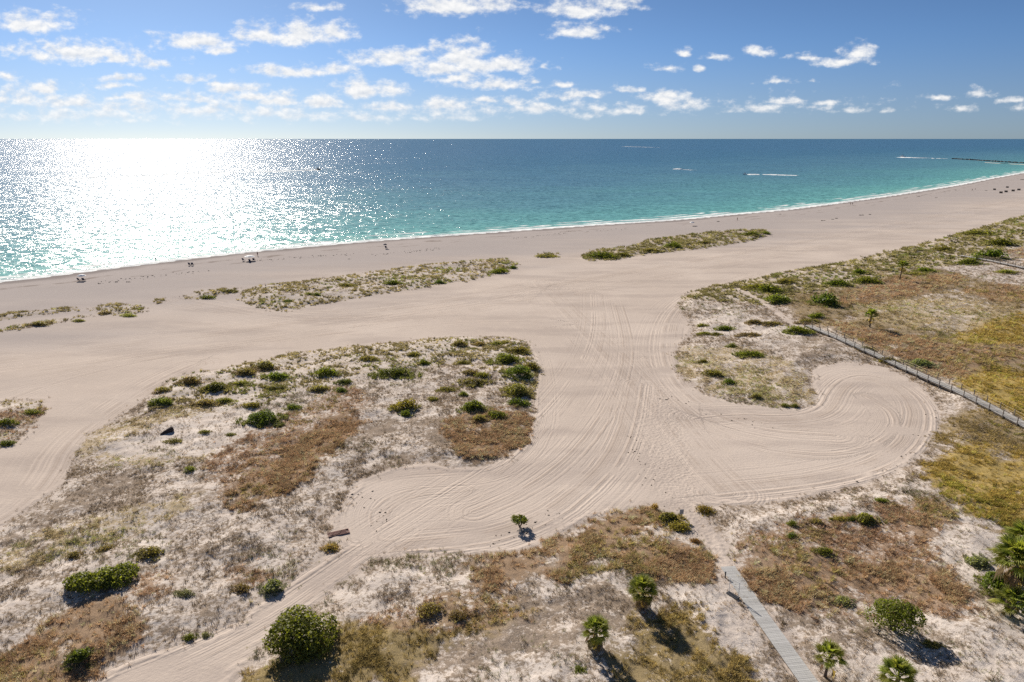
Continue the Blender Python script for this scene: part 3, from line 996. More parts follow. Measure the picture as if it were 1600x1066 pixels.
# ------------------------------------------------------------------ shrubs
LM = {
    'g': leafmat('green_leaves', (.120, .138, .026), (.200, .220, .042)),
    'd': leafmat('sea_grape_leaves', (.100, .125, .026), (.210, .235, .055), .5),
    'o': leafmat('olive_leaves', (.190, .172, .050), (.280, .248, .078)),
    'b': leafmat('brown_olive_leaves', (.200, .155, .075), (.290, .225, .115)),
    'y': leafmat('yellow_olive_leaves', (.240, .195, .055), (.340, .275, .085)),
    's': leafmat('silvery_leaves', (.240, .245, .125), (.330, .335, .185)),
    'r': leafmat('orange_dry_blades', (.310, .200, .085), (.400, .265, .120)),
}
M_stem = mat('shrub_stems', (.12, .09, .065), .9, .1, .3, 12.0)


def foliage(lx, ly, hz, leaf, n, seed, tone, ragged=.25, tight=.72):
    """leaves spread through lumps filling a lx x ly x hz mound"""
    rg = np.random.default_rng(seed)
    nl = max(5, int(7 + 5 * max(lx, ly) / min(lx, ly)))
    a = rg.uniform(0, 2 * np.pi, nl)
    rr = np.sqrt(rg.random(nl)) * tight
    cx, cy = rr * np.cos(a) * lx / 2, rr * np.sin(a) * ly / 2
    lr = min(lx, ly) * rg.uniform(.20, .34, nl)
    top = hz * (1 - .55 * rr ** 2) * rg.uniform(.72, 1.08, nl)
    i = rg.choice(nl, n, p=lr ** 2 / (lr ** 2).sum())
    d = rg.normal(0, 1, (n, 3))
    d[:, 2] = np.abs(d[:, 2]) * .9 - .25
    d /= np.linalg.norm(d, axis=1)[:, None]
    sh_ = 1 + rg.normal(0, ragged * .5, n)
    c = np.column_stack([cx[i], cy[i], np.maximum(top[i] - lr[i] * .8, 0)])
    p = c + d * (lr[i] * sh_)[:, None] * np.array([1, 1, .8])
    p[:, 2] = np.maximum(p[:, 2], rg.uniform(0, .25, n) * hz)
    # orient
    nrm = d * .7 + rg.normal(0, .55, (n, 3)) + np.array([0, 0, .35])
    nrm /= np.linalg.norm(nrm, axis=1)[:, None]
    t1 = np.cross(nrm, rg.normal(0, 1, (n, 3)))
    t1 /= np.linalg.norm(t1, axis=1)[:, None]
    t2 = np.cross(nrm, t1)
    s = leaf * rg.uniform(.55, 1.25, n)[:, None]
    V = np.stack([p - t1 * s * .5, p + t2 * s * .38 - t1 * s * .05, p + t1 * s * .5, p - t2 * s * .38 - t1 * s * .05], 1).reshape(-1, 3)
    me = bpy.data.meshes.new('foliage')
    me.vertices.add(len(V))
    me.vertices.foreach_set('co', V.astype(np.float32).ravel())
    me.loops.add(4 * n)
    me.loops.foreach_set('vertex_index', np.arange(4 * n, dtype=np.int32))
    me.polygons.add(n)
    me.polygons.foreach_set('loop_start', np.arange(0, 4 * n, 4, dtype=np.int32))
    me.update(calc_edges=True)
    me.materials.append(LM[tone])
    return me


def stems(lx, ly, hz, seed, n=7):
    rg = random.Random(seed)
    b = MB()
    for _ in range(n):
        a, q = rg.uniform(0, 6.28), rg.uniform(.2, .75)
        x, y = math.cos(a) * lx * .5 * q, math.sin(a) * ly * .5 * q
        b.tube([(x * .15, y * .15, -.1), (x * .5, y * .5, hz * .35), (x, y, hz * rg.uniform(.55, .85))], [.05, .035, .012], 5)
    return b.mesh('branch', M_stem)


UNIT = {}
for tn in LM:
    UNIT[tn] = [foliage(2.0, 2.0, .95, .19, 900, 500 + i * 31 + ord(tn), tn, .5, .70) for i in range(3)]

# photo x, y of the foot, width in photo pixels, depth/width, height/width, tone, label
SHRUBS = [
    # --- central dune
    (614, 588, 54, .40, .30, 'd', 'wide dark green shrub in the middle of the far half of the central dune'),
    (508, 587, 28, .6, .55, 'g', 'rounded green shrub left of the wide dark one on the central dune'),
    (431, 593, 30, .5, .42, 'g', 'flat green shrub behind the long low olive mat on the central dune'),
    (431, 609, 33, .4, .22, 'o', 'long low olive mat on bare sand, in front of a flat green shrub'),
    (497, 611, 24, .6, .5, 'b', 'brownish olive shrub left of the pair of dark shrubs on the central dune'),
    (536, 599, 18, .7, .5, 'd', 'upper of two small dark shrubs standing close together on the central dune'),
    (531, 612, 16, .7, .55, 'd', 'lower of two small dark shrubs standing close together on the central dune'),
    (576, 563, 20, .6, .45, 'o', 'small olive shrub by the far edge above the wide dark shrub'),
    (662, 570, 15, .8, .7, 'g', 'small upright green shrub right of the wide dark shrub'),
    (647, 557, 14, .8, .7, 'o', 'olive shrub on the far rim above a small upright green shrub'),
    (631, 640, 30, .7, .70, 'o', 'tall olive green shrub above the grey hollow of the central dune'),
    (634, 650, 16, .7, .7, 'g', 'small green shoot in front of the tall olive shrub at the grey hollow'),
    (739, 642, 34, .6, .58, 'g', 'bright green bush standing between the dune hollow and the right rim shrubs'),
    (724, 619, 11, .8, .9, 'g', 'narrow green shoot just above the bright green bush'),
    (738, 602, 38, .4, .28, 'o', 'long low olive shrub right of centre on the central dune'),
    (753, 589, 17, .7, .6, 'o', 'little olive shrub touching the top of the long low one'),
    (733, 585, 20, .6, .45, 'b', 'brown olive shrub left of a little olive shrub near the right rim'),
    (698, 611, 24, .5, .34, 'o', 'low olive patch of leaves right of centre, level with dry white sand'),
    (676, 626, 13, .8, .7, 'o', 'small olive shrub alone on white sand between two bigger bushes'),
    (725, 569, 16, .6, .5, 'o', 'small olive shrub near the far right of the central dune'),
    (808, 552, 30, .6, .48, 'o', 'olive bush at the far right corner of the central dune'),
    (790, 566, 38, .6, .44, 'g', 'green arched bush leading the thick row on the right rim'),
    (811, 590, 36, .8, .62, 'g', 'largest bush of the thick green row on the right rim'),
    (832, 578, 20, 1., .8, 'o', 'olive bush outermost on the right rim beside the raked sand'),
    (806, 618, 34, .8, .62, 'o', 'olive bush lower in the thick row on the right rim'),
    (808, 633, 26, .6, .45, 'g', 'lowest green bush of the right rim row, above the brown grass'),
    (776, 654, 24, .7, .6, 'd', 'dark bush at the top edge of the square brown grass patch'),
    (750, 658, 20, .7, .6, 'b', 'brown olive bush left of the dark bush over the brown grass patch'),
    (718, 541, 17, .7, .8, 'b', 'tall brownish tussock on the far rim of the central dune'),
    (777, 539, 16, .7, .5, 'o', 'small olive shrub on the far rim near the right corner'),
    (788, 537, 12, .8, .6, 'o', 'tiny olive shrub on the far rim nearest the right corner'),
    (749, 540, 16, .6, .5, 'b', 'brown shrub on the far rim between tussock and right corner'),
    (456, 640, 20, .6, .5, 'g', 'small green shrub right of the bright round bush on white sand'),
    (407, 663, 50, .7, .50, 'd', 'big bright leaved round bush on white sand of the central dune'),
    (391, 636, 20, .6, .5, 'o', 'small olive shrub right behind the big round bush'),
    (249, 633, 27, .6, .55, 'd', 'dark green shrub at the far left shore of the central dune'),
    (293, 601, 28, .6, .55, 'b', 'brown olive shrub on the left far rim of the central dune'),
    (335, 610, 36, .5, .42, 'o', 'olive shrub leaning along the left far rim'),
    (349, 630, 23, .5, .45, 'o', 'low olive shrub below the leaning one on the left rim'),
    (320, 634, 30, .6, .45, 'b', 'brown olive tangle left of a low olive shrub'),
    (373, 602, 20, .5, .42, 'o', 'small olive shrub in open sand near the left far rim'),
    (381, 586, 24, .6, .6, 'b', 'upright brown shrub on the far rim above open sand'),
    (411, 578, 30, .6, .55, 'b', 'broad brown tussock on the far rim, left of a green shrub'),
    (253, 613, 20, .6, .55, 'b', 'brown shrub on the rim above the dark green shore shrub'),
    (318, 677, 14, .6, .5, 'o', 'small green patch right of the dark log'),
    (359, 681, 12, .7, .5, 'o', 'small green patch furthest right on the bare sand by the log'),
    (270, 691, 20, .4, .3, 'o', 'low green streak just below the dark log'),
    (295, 737, 13, .9, .9, 'd', 'lone dark shrub below the bare sand flat, by rusty grass'),
    # --- small dune at the left border
    (48, 647, 22, .6, .5, 'o', 'olive shrub on the right end of the small left dune'),
    (7, 663, 22, .6, .5, 'g', 'green shrub near the frame edge on the small left dune'),
    (9, 696, 20, .6, .5, 'd', 'dark shrub at the lower end of the small left dune'),
    # --- lower left
    (121, 1040, 36, .8, .70, 'd', 'dark green bush among brown grass in the bottom left corner'),
    (425, 927, 34, .7, .62, 's', 'silvery green feathery bush at the edge of the curved sand track'),
    (295, 999, 16, .8, .6, 'g', 'small green plant on the left verge of the sand track'),
    (320, 996, 13, .8, .6, 's', 'pale green sprig right beside the sand track verge'),
    (284, 930, 20, .7, .4, 's', 'pale green plant on white stubble above the sand track'),
    (228, 870, 30, .8, .5, 'o', 'yellowing olive shrub touching the right end of the long hedge-like bush'),
    (115, 872, 20, .8, .6, 'b', 'brown tussock left above the long hedge-like bush'),
    (162, 862, 18, .8, .6, 'b', 'brown tussock above the middle of the long hedge-like bush'),
    (374, 925, 22, .8, .6, 'b', 'dark brown bush in the rusty patch left of the silvery bush'),
    (515, 860, 20, .7, .6, 'r', 'orange dry tussock below the brown lattice mat'),
    # --- between track and near path
    (670, 962, 30, .9, .62, 'b', 'dark brown olive bush in white stubble, lower centre'),
    (717, 968, 24, .8, .5, 'b', 'dark brown bush right of another brown bush, lower centre'),
    (1045, 815, 36, .6, .42, 'y', 'olive yellow bush at the corner where the footpath meets brown grass'),
    (1064, 828, 30, .6, .5, 'y', 'golden bush with dark base next to the footpath corner'),
    (1024, 798, 12, .9, 1.2, 'r', 'slim straw coloured tussock on the top rim left of the footpath'),
    (1087, 849, 14, .8, .6, 'r', 'small straw coloured tussock beside the footpath sand'),
    (1101, 802, 24, .7, .55, 'y', 'yellow green bush on the right side of the footpath mouth'),
    (905, 1050, 16, .9, .4, 'g', 'tiny green plant on white stubble near the bottom centre'),
    # --- east of the path
    (1357, 818, 34, .6, .50, 'o', 'olive bush in the upper part of the right brown field'),
    (1313, 815, 20, .6, .5, 'o', 'small olive bush left of a larger one in the right brown field'),
    (1332, 813, 12, .7, .6, 'g', 'tiny green plant between two olive bushes in the right field'),
    (1239, 822, 13, .8, .8, 'g', 'upper of two small green plants in line near the footpath'),
    (1239, 842, 14, .8, .8, 'g', 'lower of two small green plants in line near the footpath'),
    (1288, 866, 24, .6, .5, 'o', 'small olive bush amid the right brown field'),
    (1378, 786, 16, .6, .6, 'g', 'small green bush by the rim below the sand loop'),
    (1275, 818, 18, .7, .5, 'b', 'brown bush on pale stubble under the sand loop'),
    (1320, 945, 26, .8, .5, 's', 'pale green low bush left of the bright green tree'),
    (1460, 1012, 20, .8, .5, 'o', 'olive sprig in the tree shadow right of the bright green tree'),
    (1532, 884, 34, .7, .42, 's', 'grey green bush left of the large palm cluster'),
    (1563, 928, 44, .8, .85, 'g', 'tall leafy green shrub wrapped round the foot of the large palms'),
    # --- right dune by the loop
    (1133, 516, 23, .5, .4, 'g', 'bright green patch at the upper left of the right dune'),
    (1173, 557, 32, .5, .35, 'g', 'green and brown shrub at the centre of the right dune'),
    (1145, 543, 14, .7, .6, 'g', 'small green shrub left above the centre shrub of the right dune'),
    (1115, 586, 22, .6, .5, 'o', 'olive shrub at the left middle of the right dune'),
    (1140, 600, 14, .8, .7, 'g', 'small round green shrub in the lower right dune'),
    (1099, 567, 13, .7, .6, 'o', 'small olive shrub near the left edge of the right dune'),
    (1098, 510, 14, .6, .5, 'o', 'olive tuft at the top left corner of the right dune'),
    (1100, 523, 16, .6, .4, 'o', 'flat olive tuft left of the bright green patch'),
    (1119, 524, 16, .6, .4, 'o', 'flat olive tuft just below the bright green patch'),
    (1182, 623, 16, .6, .6, 'b', 'dark tuft near the lower edge of the right dune'),
    (1228, 636, 10, .8, .8, 'o', 'left of two tufts on the tip of the right dune'),
    (1242, 637, 10, .8, .8, 'o', 'right of two tufts on the tip of the right dune'),
    (1181, 506, 22, .5, .4, 'b', 'brown shrub on white sand under the sand trail'),
    (1206, 508, 24, .5, .35, 'b', 'dark low shrub on white sand right under the sand trail'),
    (1170, 525, 26, .4, .25, 'b', 'long flat shrub on white sand of the right dune'),
    # --- behind the long boardwalk
    (1292, 478, 34, .9, .80, 'd', 'round dark green bush with a long shadow beyond the sand trail'),
    (1214, 474, 36, .6, .50, 'd', 'dark bush left of the round one beyond the sand trail'),
    (1203, 457, 34, .6, .42, 'g', 'green bush behind the dark bush beyond the sand trail'),
    (1250, 520, 32, .5, .42, 'g', 'low green bush at the sandy end of the long boardwalk'),
    (1278, 496, 20, .6, .5, 'g', 'small light green bush above the end of the long boardwalk'),
    (1264, 505, 26, .5, .35, 'b', 'brown bush just behind the end of the long boardwalk'),
    (1310, 447, 32, .5, .38, 'g', 'broad green bush far beyond the round dark one'),
    (1357, 443, 30, .5, .40, 'g', 'green bush left of the far slender palm'),
    (1345, 428, 22, .5, .42, 'g', 'smaller green bush behind, left of the far slender palm'),
    (1228, 443, 24, .5, .4, 'o', 'olive bush on the far dune edge left of the broad green bush'),
    (1180, 451, 26, .5, .36, 'o', 'olive bush at the seaward dune corner'),
    (1390, 566, 24, .6, .42, 'o', 'olive shrub just behind the middle of the long boardwalk'),
    (1355, 549, 22, .6, .36, 'b', 'dark low shrub against the back of the long boardwalk'),
    (1442, 573, 34, .6, .40, 's', 'grey green bush with dark base behind the long boardwalk'),
    (1448, 425, 24, .5, .35, 'g', 'green mat right of the far slender palm'),
    (1432, 430, 22, .5, .3, 'o', 'olive mat just right of the far slender palm trunk'),
    (1552, 404, 46, .5, .42, 'g', 'widest green bush, behind the distant far right boardwalk'),
    (1568, 384, 40, .5, .34, 'g', 'green thicket near the far beach at the right border'),
    (1517, 413, 34, .4, .28, 'g', 'green mat in front of the distant far right boardwalk'),
    (1575, 427, 26, .4, .3, 'o', 'olive mat in front of the far right boardwalk near the border'),
    (1475, 392, 34, .4, .26, 'o', 'olive thicket beside the start of the distant boardwalk'),
    (1530, 368, 44, .4, .26, 'o', 'olive thicket on the far dune edge toward the right border'),
    # --- beach islands
    (325, 467, 20, .5, .32, 'g', 'green shrub on the thin left tip of the long beach island'),
    (358, 456, 20, .5, .3, 'o', 'olive shrub between the left tip and the long beach island'),
    (200, 495, 20, .5, .36, 'o', 'darkest olive tuft of the scattered row on the left beach'),
    (163, 491, 16, .5, .36, 'b', 'brown tuft left of the darkest tuft on the left beach'),
    (121, 503, 17, .5, .36, 'o', 'olive tuft at the front of the left beach row'),
    (62, 509, 26, .4, .3, 'b', 'long brown tuft at the front left of the beach row'),
    (687, 443, 12, .7, .6, 'd', 'small dark round shrub on the near edge of the long beach island'),
    (613, 444, 20, .5, .4, 'g', 'green shrub in the middle of the long beach island'),
    (780, 427, 24, .5, .4, 'g', 'green shrub near the right end of the long beach island'),
    (801, 420, 12, .6, .6, 'd', 'dark green shrub at the very right tip of the long beach island'),
    (450, 472, 11, .6, .5, 'd', 'dark dot of a shrub left on the long beach island'),
    (495, 462, 12, .5, .5, 'd', 'right one of two dark dots on the long beach island'),
    (483, 461, 10, .5, .5, 'd', 'left one of two dark dots on the long beach island'),
    (540, 448, 20, .5, .34, 'o', 'olive shrub left of the middle on the long beach island'),
    (1052, 387, 22, .6, .5, 'g', 'taller green shrub at the middle of the far beach island'),
    (940, 403, 38, .4, .28, 'g', 'wide green mat at the left end of the far beach island'),
    (972, 401, 22, .5, .34, 'o', 'olive mat right of the wide green mat on the far beach island'),
    (1018, 394, 24, .5, .34, 'o', 'olive mat left of the taller green shrub on the far beach island'),
    (1100, 381, 22, .4, .3, 'b', 'brown olive mat on the right half of the far beach island'),
    (1175, 368, 26, .4, .3, 'g', 'green mat near the right tip of the far beach island'),
    (1196, 366, 16, .5, .36, 'd', 'dark green mat at the very right tip of the far beach island'),
    (855, 402, 30, .3, .18, 'o', 'flat lone olive patch between the two beach islands'),
]
SKIRT = {'g': (.26, .27, .07), 'd': (.22, .23, .06), 'o': (.30, .27, .085), 'b': (.32, .25, .13), 'y': (.40, .33, .10), 's': (.30, .30, .17), 'r': (.48, .34, .15)}
ex_p, ex_t, ex_s = [], [], []
for (px, py, wp, dp, hp, tn, lb) in SHRUBS:
    q = ground_at(px, py)
    wd = wp / scale_at(py)
    n = int(10 + 7 * wd * dp * 3)
    for _ in range(min(n, 70)):
        a_, r_ = RNG.uniform(0, 6.283), wd * RNG.uniform(.3, .85)
        ex_p.append((q.x + math.cos(a_) * r_, q.y + wd * dp * .3 + math.sin(a_) * r_ * max(dp, .55)))
        ex_t.append(np.array(SKIRT[tn]) * RNG.uniform(.75, 1.2))
        ex_s.append(min(.6, wd * RNG.uniform(.06, .16)))
ex_p = np.array(ex_p)
ex_v = veg_mask(ex_p)
kk = ex_v > -.3
ex_p, ex_t, ex_s = ex_p[kk], np.array(ex_t)[kk], np.array(ex_s)[kk]
cP, tint, hh_ = np.vstack([cP, ex_p]), np.vstack([tint, ex_t]), np.concatenate([hh_, ex_s])
cz = np.concatenate([cz, ground_z(ex_p)])
gk = np.concatenate([gk, np.full(len(ex_p), 3)])
for gi_, (nm, lb, ms) in enumerate(GRASS):
    k = gk == gi_
    scatter_group(nm, lb, np.column_stack([cP[k], cz[k]]), hh_[k], RNG.uniform(0, 6.283, k.sum()), tint[k], ms)
rs = random.Random(5)
for i, (px, py, wp, dp, hp, tn, lb) in enumerate(SHRUBS):
    p = ground_at(px, py)
    ppm = scale_at(py)
    wd = wp / ppm * .92
    # the picture height of a mound = its height and the depth of its footprint, seen from above
    p.y += wd * dp * .3
    p.z = hgt(p.x, p.y) - .05
    big = wp > 32 and py > 560
    lab, cat = lb, ('grass clump' if 'tussock' in lb or 'tuft' in lb else 'bush' if 'bush' in lb else 'shrub')
    nm = {'grass clump': 'grass_clump', 'bush': 'dune_bush', 'shrub': 'dune_shrub'}[cat]
    ht = wd * hp * .84
    ang = rs.uniform(-.25, .25)
    if big:
        t = thing(nm, lab, cat, p, ang, 'shrubs growing on the dunes')
        link('foliage', foliage(wd, wd * max(dp, .55), ht, .22, int(min(2600, 330 * wd * wd * max(dp, .55))) + 300, 900 + i, tn), t)
        link('branch', stems(wd, wd * dp, ht, i), t)
    else:
        o = link(nm, UNIT[tn][i % 3])
        o.location, o.rotation_euler = p, (0, 0, ang + (math.pi if i % 2 else 0))
        o.scale = (wd / 1.75, wd / 1.75 * max(dp, .5), ht)
        tag(o, lab, cat, 'shrubs growing on the dunes')

# the two large sea grapes and the bright tree
def sea_grape(px, py, lx, ly, hz, ang, n, leaf, tone, label, nm, cat, seed):
    p = ground_at(px, py)
    t = thing(nm, label, cat, p, ang, None)
    link('foliage', foliage(lx, ly, hz, leaf, n, seed, tone, .2), t)
    link('branch', stems(lx, ly, hz, seed, 12), t)
    return t


sea_grape(473, 1002, 6.3, 5.0, 2.7, 0, 6500, .27, 'd', 'big round dark green bush beside the sand track at the bottom', 'sea_grape_bush', 'bush', 41)
sea_grape(157, 910, 8.8, 3.3, 1.5, R(21), 5200, .26, 'd', 'long hedge-like dark green bush lying across the lower left dune', 'sea_grape_bush', 'bush', 42)
t = sea_grape(1396, 984, 4.3, 4.0, 3.4, 0, 4600, .19, 'g', 'bright green small tree in the right brown field casting a long shadow', 'small_tree', 'tree', 43)
MB().tube([(0, 0, -.1), (.1, .05, 1.1), (0, .1, 2.4)], [.13, .1, .05], 7).build('trunk', M_stem, t)
# young shrub with several stems, alone on the raked sand
p = ground_at(812, 824)
t = thing('young_shrub', 'small many-stemmed shrub standing alone on the raked sand loop', 'shrub', p)
rg = random.Random(3)
b = MB()
tips = []
for k in range(7):
    a = k * .9 + rg.uniform(-.2, .2)
    q = rg.uniform(.45, .8)
    tip = (math.cos(a) * q, math.sin(a) * q, rg.uniform(.75, 1.3))
    tips.append(tip)
    b.tube([(0, 0, -.08), (tip[0] * .45, tip[1] * .45, tip[2] * .5), tip], [.04, .03, .012], 5)
b.build('branch', M_stem, t)
for k, tip in enumerate(tips):
    o = link('leaf_cluster', foliage(.95, .95, .65, .19, 150, 70 + k, 'g', .2, .5), t)
    o.location = (tip[0], tip[1], tip[2] - .35)

# ------------------------------------------------------------------ palms
M_trunk = mat('palm_trunk', (.16, .12, .09), .95, .1, .35, 14.0, .6)
PALM_G = leafmat('palm_fronds', (.160, .185, .040), (.320, .335, .090), .5)
PALM_D = leafmat('dead_palm_fronds', (.190, .130, .075), (.330, .240, .145), .8)


def frond_mesh(name, m, seed, n=13, droop=.35, span=1.95, wid=.030):
    rg = random.Random(seed)
    b = MB()
    b.add([(0, -.02, 0), (0, .02, 0), (.5, .015, .05), (.5, -.015, .05), (.25, 0, .06)], [(0, 1, 4), (1, 2, 4), (2, 3, 4), (3, 0, 4)])
    for k in range(n):
        a = (k / (n - 1) - .5) * 2 * span / 2 * 1.15
        ln = (.62 - .16 * abs(k / (n - 1) - .5) * 2) * rg.uniform(.88, 1.08)
        c, s = math.cos(a), math.sin(a)
        zf = abs(s) * .10
        mid = (.5 + c * ln * .55, s * ln * .55, .06 + zf - droop * .12)
        end = (.5 + c * ln, s * ln * .97, .03 + zf - droop * rg.uniform(.3, .6))
        px, py = -s * wid * 1.4, c * wid * 1.4
        b.add([(.48, 0, .05), (mid[0] + px, mid[1] + py, mid[2] - .012), mid[:2] + (mid[2] + .012,), (mid[0] - px, mid[1] - py, mid[2] - .012), end],
              [(0, 1, 2), (0, 2, 3), (1, 4, 2), (2, 4, 3)])
    return b.mesh(name, m)


FR = [frond_mesh('frond', PALM_G, s, 19, .35, 2.3, .021) for s in (1, 2, 3)]
FD = [frond_mesh('dead_frond', PALM_D, s, 9, .7, 1.3) for s in (4, 5)]


def palm(px, py, th_, cr_, n, nd, label, seed, lean=(0, 0), tr=.17):
    p = ground_at(px, py)
    t = thing('cabbage_palm', label, 'palm', p, 0, 'palms standing on the dunes')
    rg = random.Random(seed)
    top = Vector((lean[0], lean[1], th_))
    MB().tube([(0, 0, -.15), (lean[0] * .25, lean[1] * .25, th_ * .4), (lean[0] * .7, lean[1] * .7, th_ * .8), top], [tr * 1.25, tr, tr * .95, tr * .8], 9).build('trunk', M_trunk, t, True)
    n = int(n * 1.35)
    for k in range(n):
        f = k / max(1, n - 1)
        el = R(80 - 78 * f + rg.uniform(-8, 8))
        az = k * 2.39996 + rg.uniform(-.25, .25)
        o = link('frond', FR[k % 3], t)
        o.location = top + Vector((0, 0, -.25 * f))
        s = cr_ * rg.uniform(.88, 1.08)
        o.rotation_euler = Euler((rg.uniform(-.25, .25), -el, az))
        o.scale = (s, s, s)
    for k in range(nd):
        el = R(-28 - 44 * k / max(1, nd) + rg.uniform(-6, 6))
        o = link('dead_frond', FD[k % 2], t)
        o.location = top + Vector((0, 0, -.3 - .1 * (k % 3)))
        s = cr_ * rg.uniform(.75, .95)
        o.rotation_euler = Euler((rg.uniform(-.3, .3), -el, k * 2.39996 + .7))
        o.scale = (s, s, s)
    return t


palm(1003, 950, 1.9, 1.55, 26, 18, 'bushy palm with a skirt of dead fronds, nearer the grey path of the lower pair', 1)
palm(930, 1012, 1.7, 1.45, 22, 20, 'palm with a pale brown dead skirt, left and nearest of the lower pair', 2)
palm(1289, 1058, 2.0, 1.45, 17, 3, 'young palm with thin trunk just right of the grey path at the bottom', 3, (.15, 0), .12)
palm(1397, 1092, 2.2, 1.6, 20, 3, 'bright green palm crown cut off by the bottom border', 4)
palm(1574, 950, 5.0, 2.5, 32, 16, 'tallest palm of the large cluster at the right border', 5, (.2, .3), .2)
palm(1592, 915, 4.6, 2.4, 28, 14, 'rear palm of the large cluster, partly cut by the right border', 6, (0, .2), .2)
palm(1580, 962, 1.2, 2.0, 18, 5, 'low palm with arching fronds at the foot of the large cluster', 7)
palm(1359, 511, 2.9, 1.8, 22, 5, 'small dark palm standing alone in the brown marsh with its shadow beside it', 8)
palm(1406, 437, 4.4, 2.0, 24, 10, 'slender far palm with ragged crown on the far dune', 9, (.3, 0))

# ------------------------------------------------------------------ boardwalks
M_deck = mat('grey_deck_boards', (.40, .395, .385), .85, .2, .14, 9.0, .2, .35)
M_deck2 = mat('weathered_deck_boards', (.36, .345, .325), .85, .2, .2, 9.0, .2, .6)
M_beam = mat('dark_timber_beam', (.085, .07, .058), .9, .15, .3, 6.0)
M_post = mat('weathered_posts', (.17, .145, .12), .9, .15, .3, 8.0, .2, .6)
M_rope = mat('straw_rope', (.46, .37, .22), .9, .1, .2, 14.0)


def polyline(pts, step):
    out = []
    for a, b in zip(pts[:-1], pts[1:]):
        n = max(1, int(round((b - a).length / step)))
        out += [a + (b - a) * i / n for i in range(n)]
    return out + [pts[-1]]


def boardwalk(label, px, width, dz, pitch, gap, rails, post_step, m_deck, far=False):
    z0 = 0
    pts = []
    for q in px:
        v_ = ground_at(*q)
        pts.append(v_)
    base = pts[0].copy()
    t = thing('boardwalk', label, 'boardwalk', base, 0, None)
    P = polyline([Vector((v_.x, v_.y, 0)) for v_ in pts], 3.0)
    zs = np.array([hgt(q.x, q.y) for q in P])
    zs = np.array([zs[max(0, i - 2):i + 3].max() for i in range(len(zs))])
    zs = np.convolve(np.pad(zs, 2, 'edge'), np.ones(5) / 5, 'valid')
    P = [Vector((q.x, q.y, z_ + dz)) - base for q, z_ in zip(P, zs)]
    line = polyline(P, .4)
    L = [0]
    for a, b in zip(line[:-1], line[1:]):
        L.append(L[-1] + (b - a).length)
    def at(s):
        s = min(max(s, 0), L[-1])
        for i in range(len(L) - 1):
            if s <= L[i + 1]:
                f = (s - L[i]) / max(1e-6, L[i + 1] - L[i])
                d = (line[i + 1] - line[i]).normalized()
                return line[i].lerp(line[i + 1], f), d
        return line[-1], (line[-1] - line[-2]).normalized()
    if not far:
        pm = MB().box((0, 0, 0), (pitch - gap, width, .045)).mesh('plank', m_deck)
        n = int(L[-1] / pitch)
        rg = random.Random(2)
        for k in range(n):
            c, d = at((k + .5) * pitch)
            o = link('plank', pm, t)
            o.location = c + Vector((0, 0, rg.uniform(-.004, .004)))
            o.rotation_euler = (0, 0, math.atan2(d.y, d.x) + rg.uniform(-.006, .006))
            if rg.random() < .3:
                o.scale = (1, rg.uniform(.985, 1.02), 1)
    else:
        b = MB()
        n = int(L[-1] / pitch)
        for k in range(n):
            c, d = at((k + .5) * pitch)
            b.box(c, (pitch - gap, width, .05), math.atan2(d.y, d.x))
        tag(b.build('deck_boards', m_deck, t), None, None, None, 'stuff')
    for s in (-1, 1):
        b = MB()
        sm = polyline(P, 2.0)
        for a, c in zip(sm[:-1], sm[1:]):
            d = (c - a)
            nn = Vector((-d.y, d.x, 0)).normalized() * s * (width / 2 - .08)
            b.box((a + c) / 2 + nn + Vector((0, 0, -.165)), (d.length, .07, .28), math.atan2(d.y, d.x))
        b.build('beam', M_beam, t)
    if rails:
        pmh = dz + .75
        for s in (-1, 1):
            pm = MB().box((0, 0, (1.12 - pmh) / 2), (.11, .11, 1.12 + pmh), 0).mesh('post', M_post)
            n = int(L[-1] / post_step)
            tops = []
            for k in range(n + 1):
                c, d = at(k * post_step)
                nn = Vector((-d.y, d.x, 0)) * s * (width / 2 + .062)
                o = link('post', pm, t)
                o.location = c + nn
                o.rotation_euler = (0, 0, math.atan2(d.y, d.x))
                tops.append(c + nn)
            b = MB()
            for a, c in zip(tops[:-1], tops[1:]):
                for hz_, sag in ((1.06, .10), (.58, .07)):
                    b.tube([a + Vector((0, 0, hz_)), a.lerp(c, .25) + Vector((0, 0, hz_ - sag * .75)), a.lerp(c, .5) + Vector((0, 0, hz_ - sag)), a.lerp(c, .75) + Vector((0, 0, hz_ - sag * .75)), c + Vector((0, 0, hz_))], .032, 5)
            b.build('rope_rail', M_rope if s > 0 else M_post, t)
    return t


boardwalk('flat pale grey boardwalk running from the footpath to the bottom border', [(1137, 886), (1187, 960), (1262, 1066), (1310, 1130)], 1.6, .05, .2, .012, False, 0, M_deck)
boardwalk('long raised boardwalk with posts and rope rails crossing the right side', [(1262, 514), (1347, 549), (1431, 586), (1516, 623), (1600, 667), (1680, 712)], 1.8, .35, .26, .02, True, 3.0, M_deck2)
boardwalk('distant raised boardwalk far right between green bushes', [(1500, 402), (1545, 409), (1600, 421), (1680, 438)], 1.9, .45, .3, .03, True, 3.2, M_deck2, True)

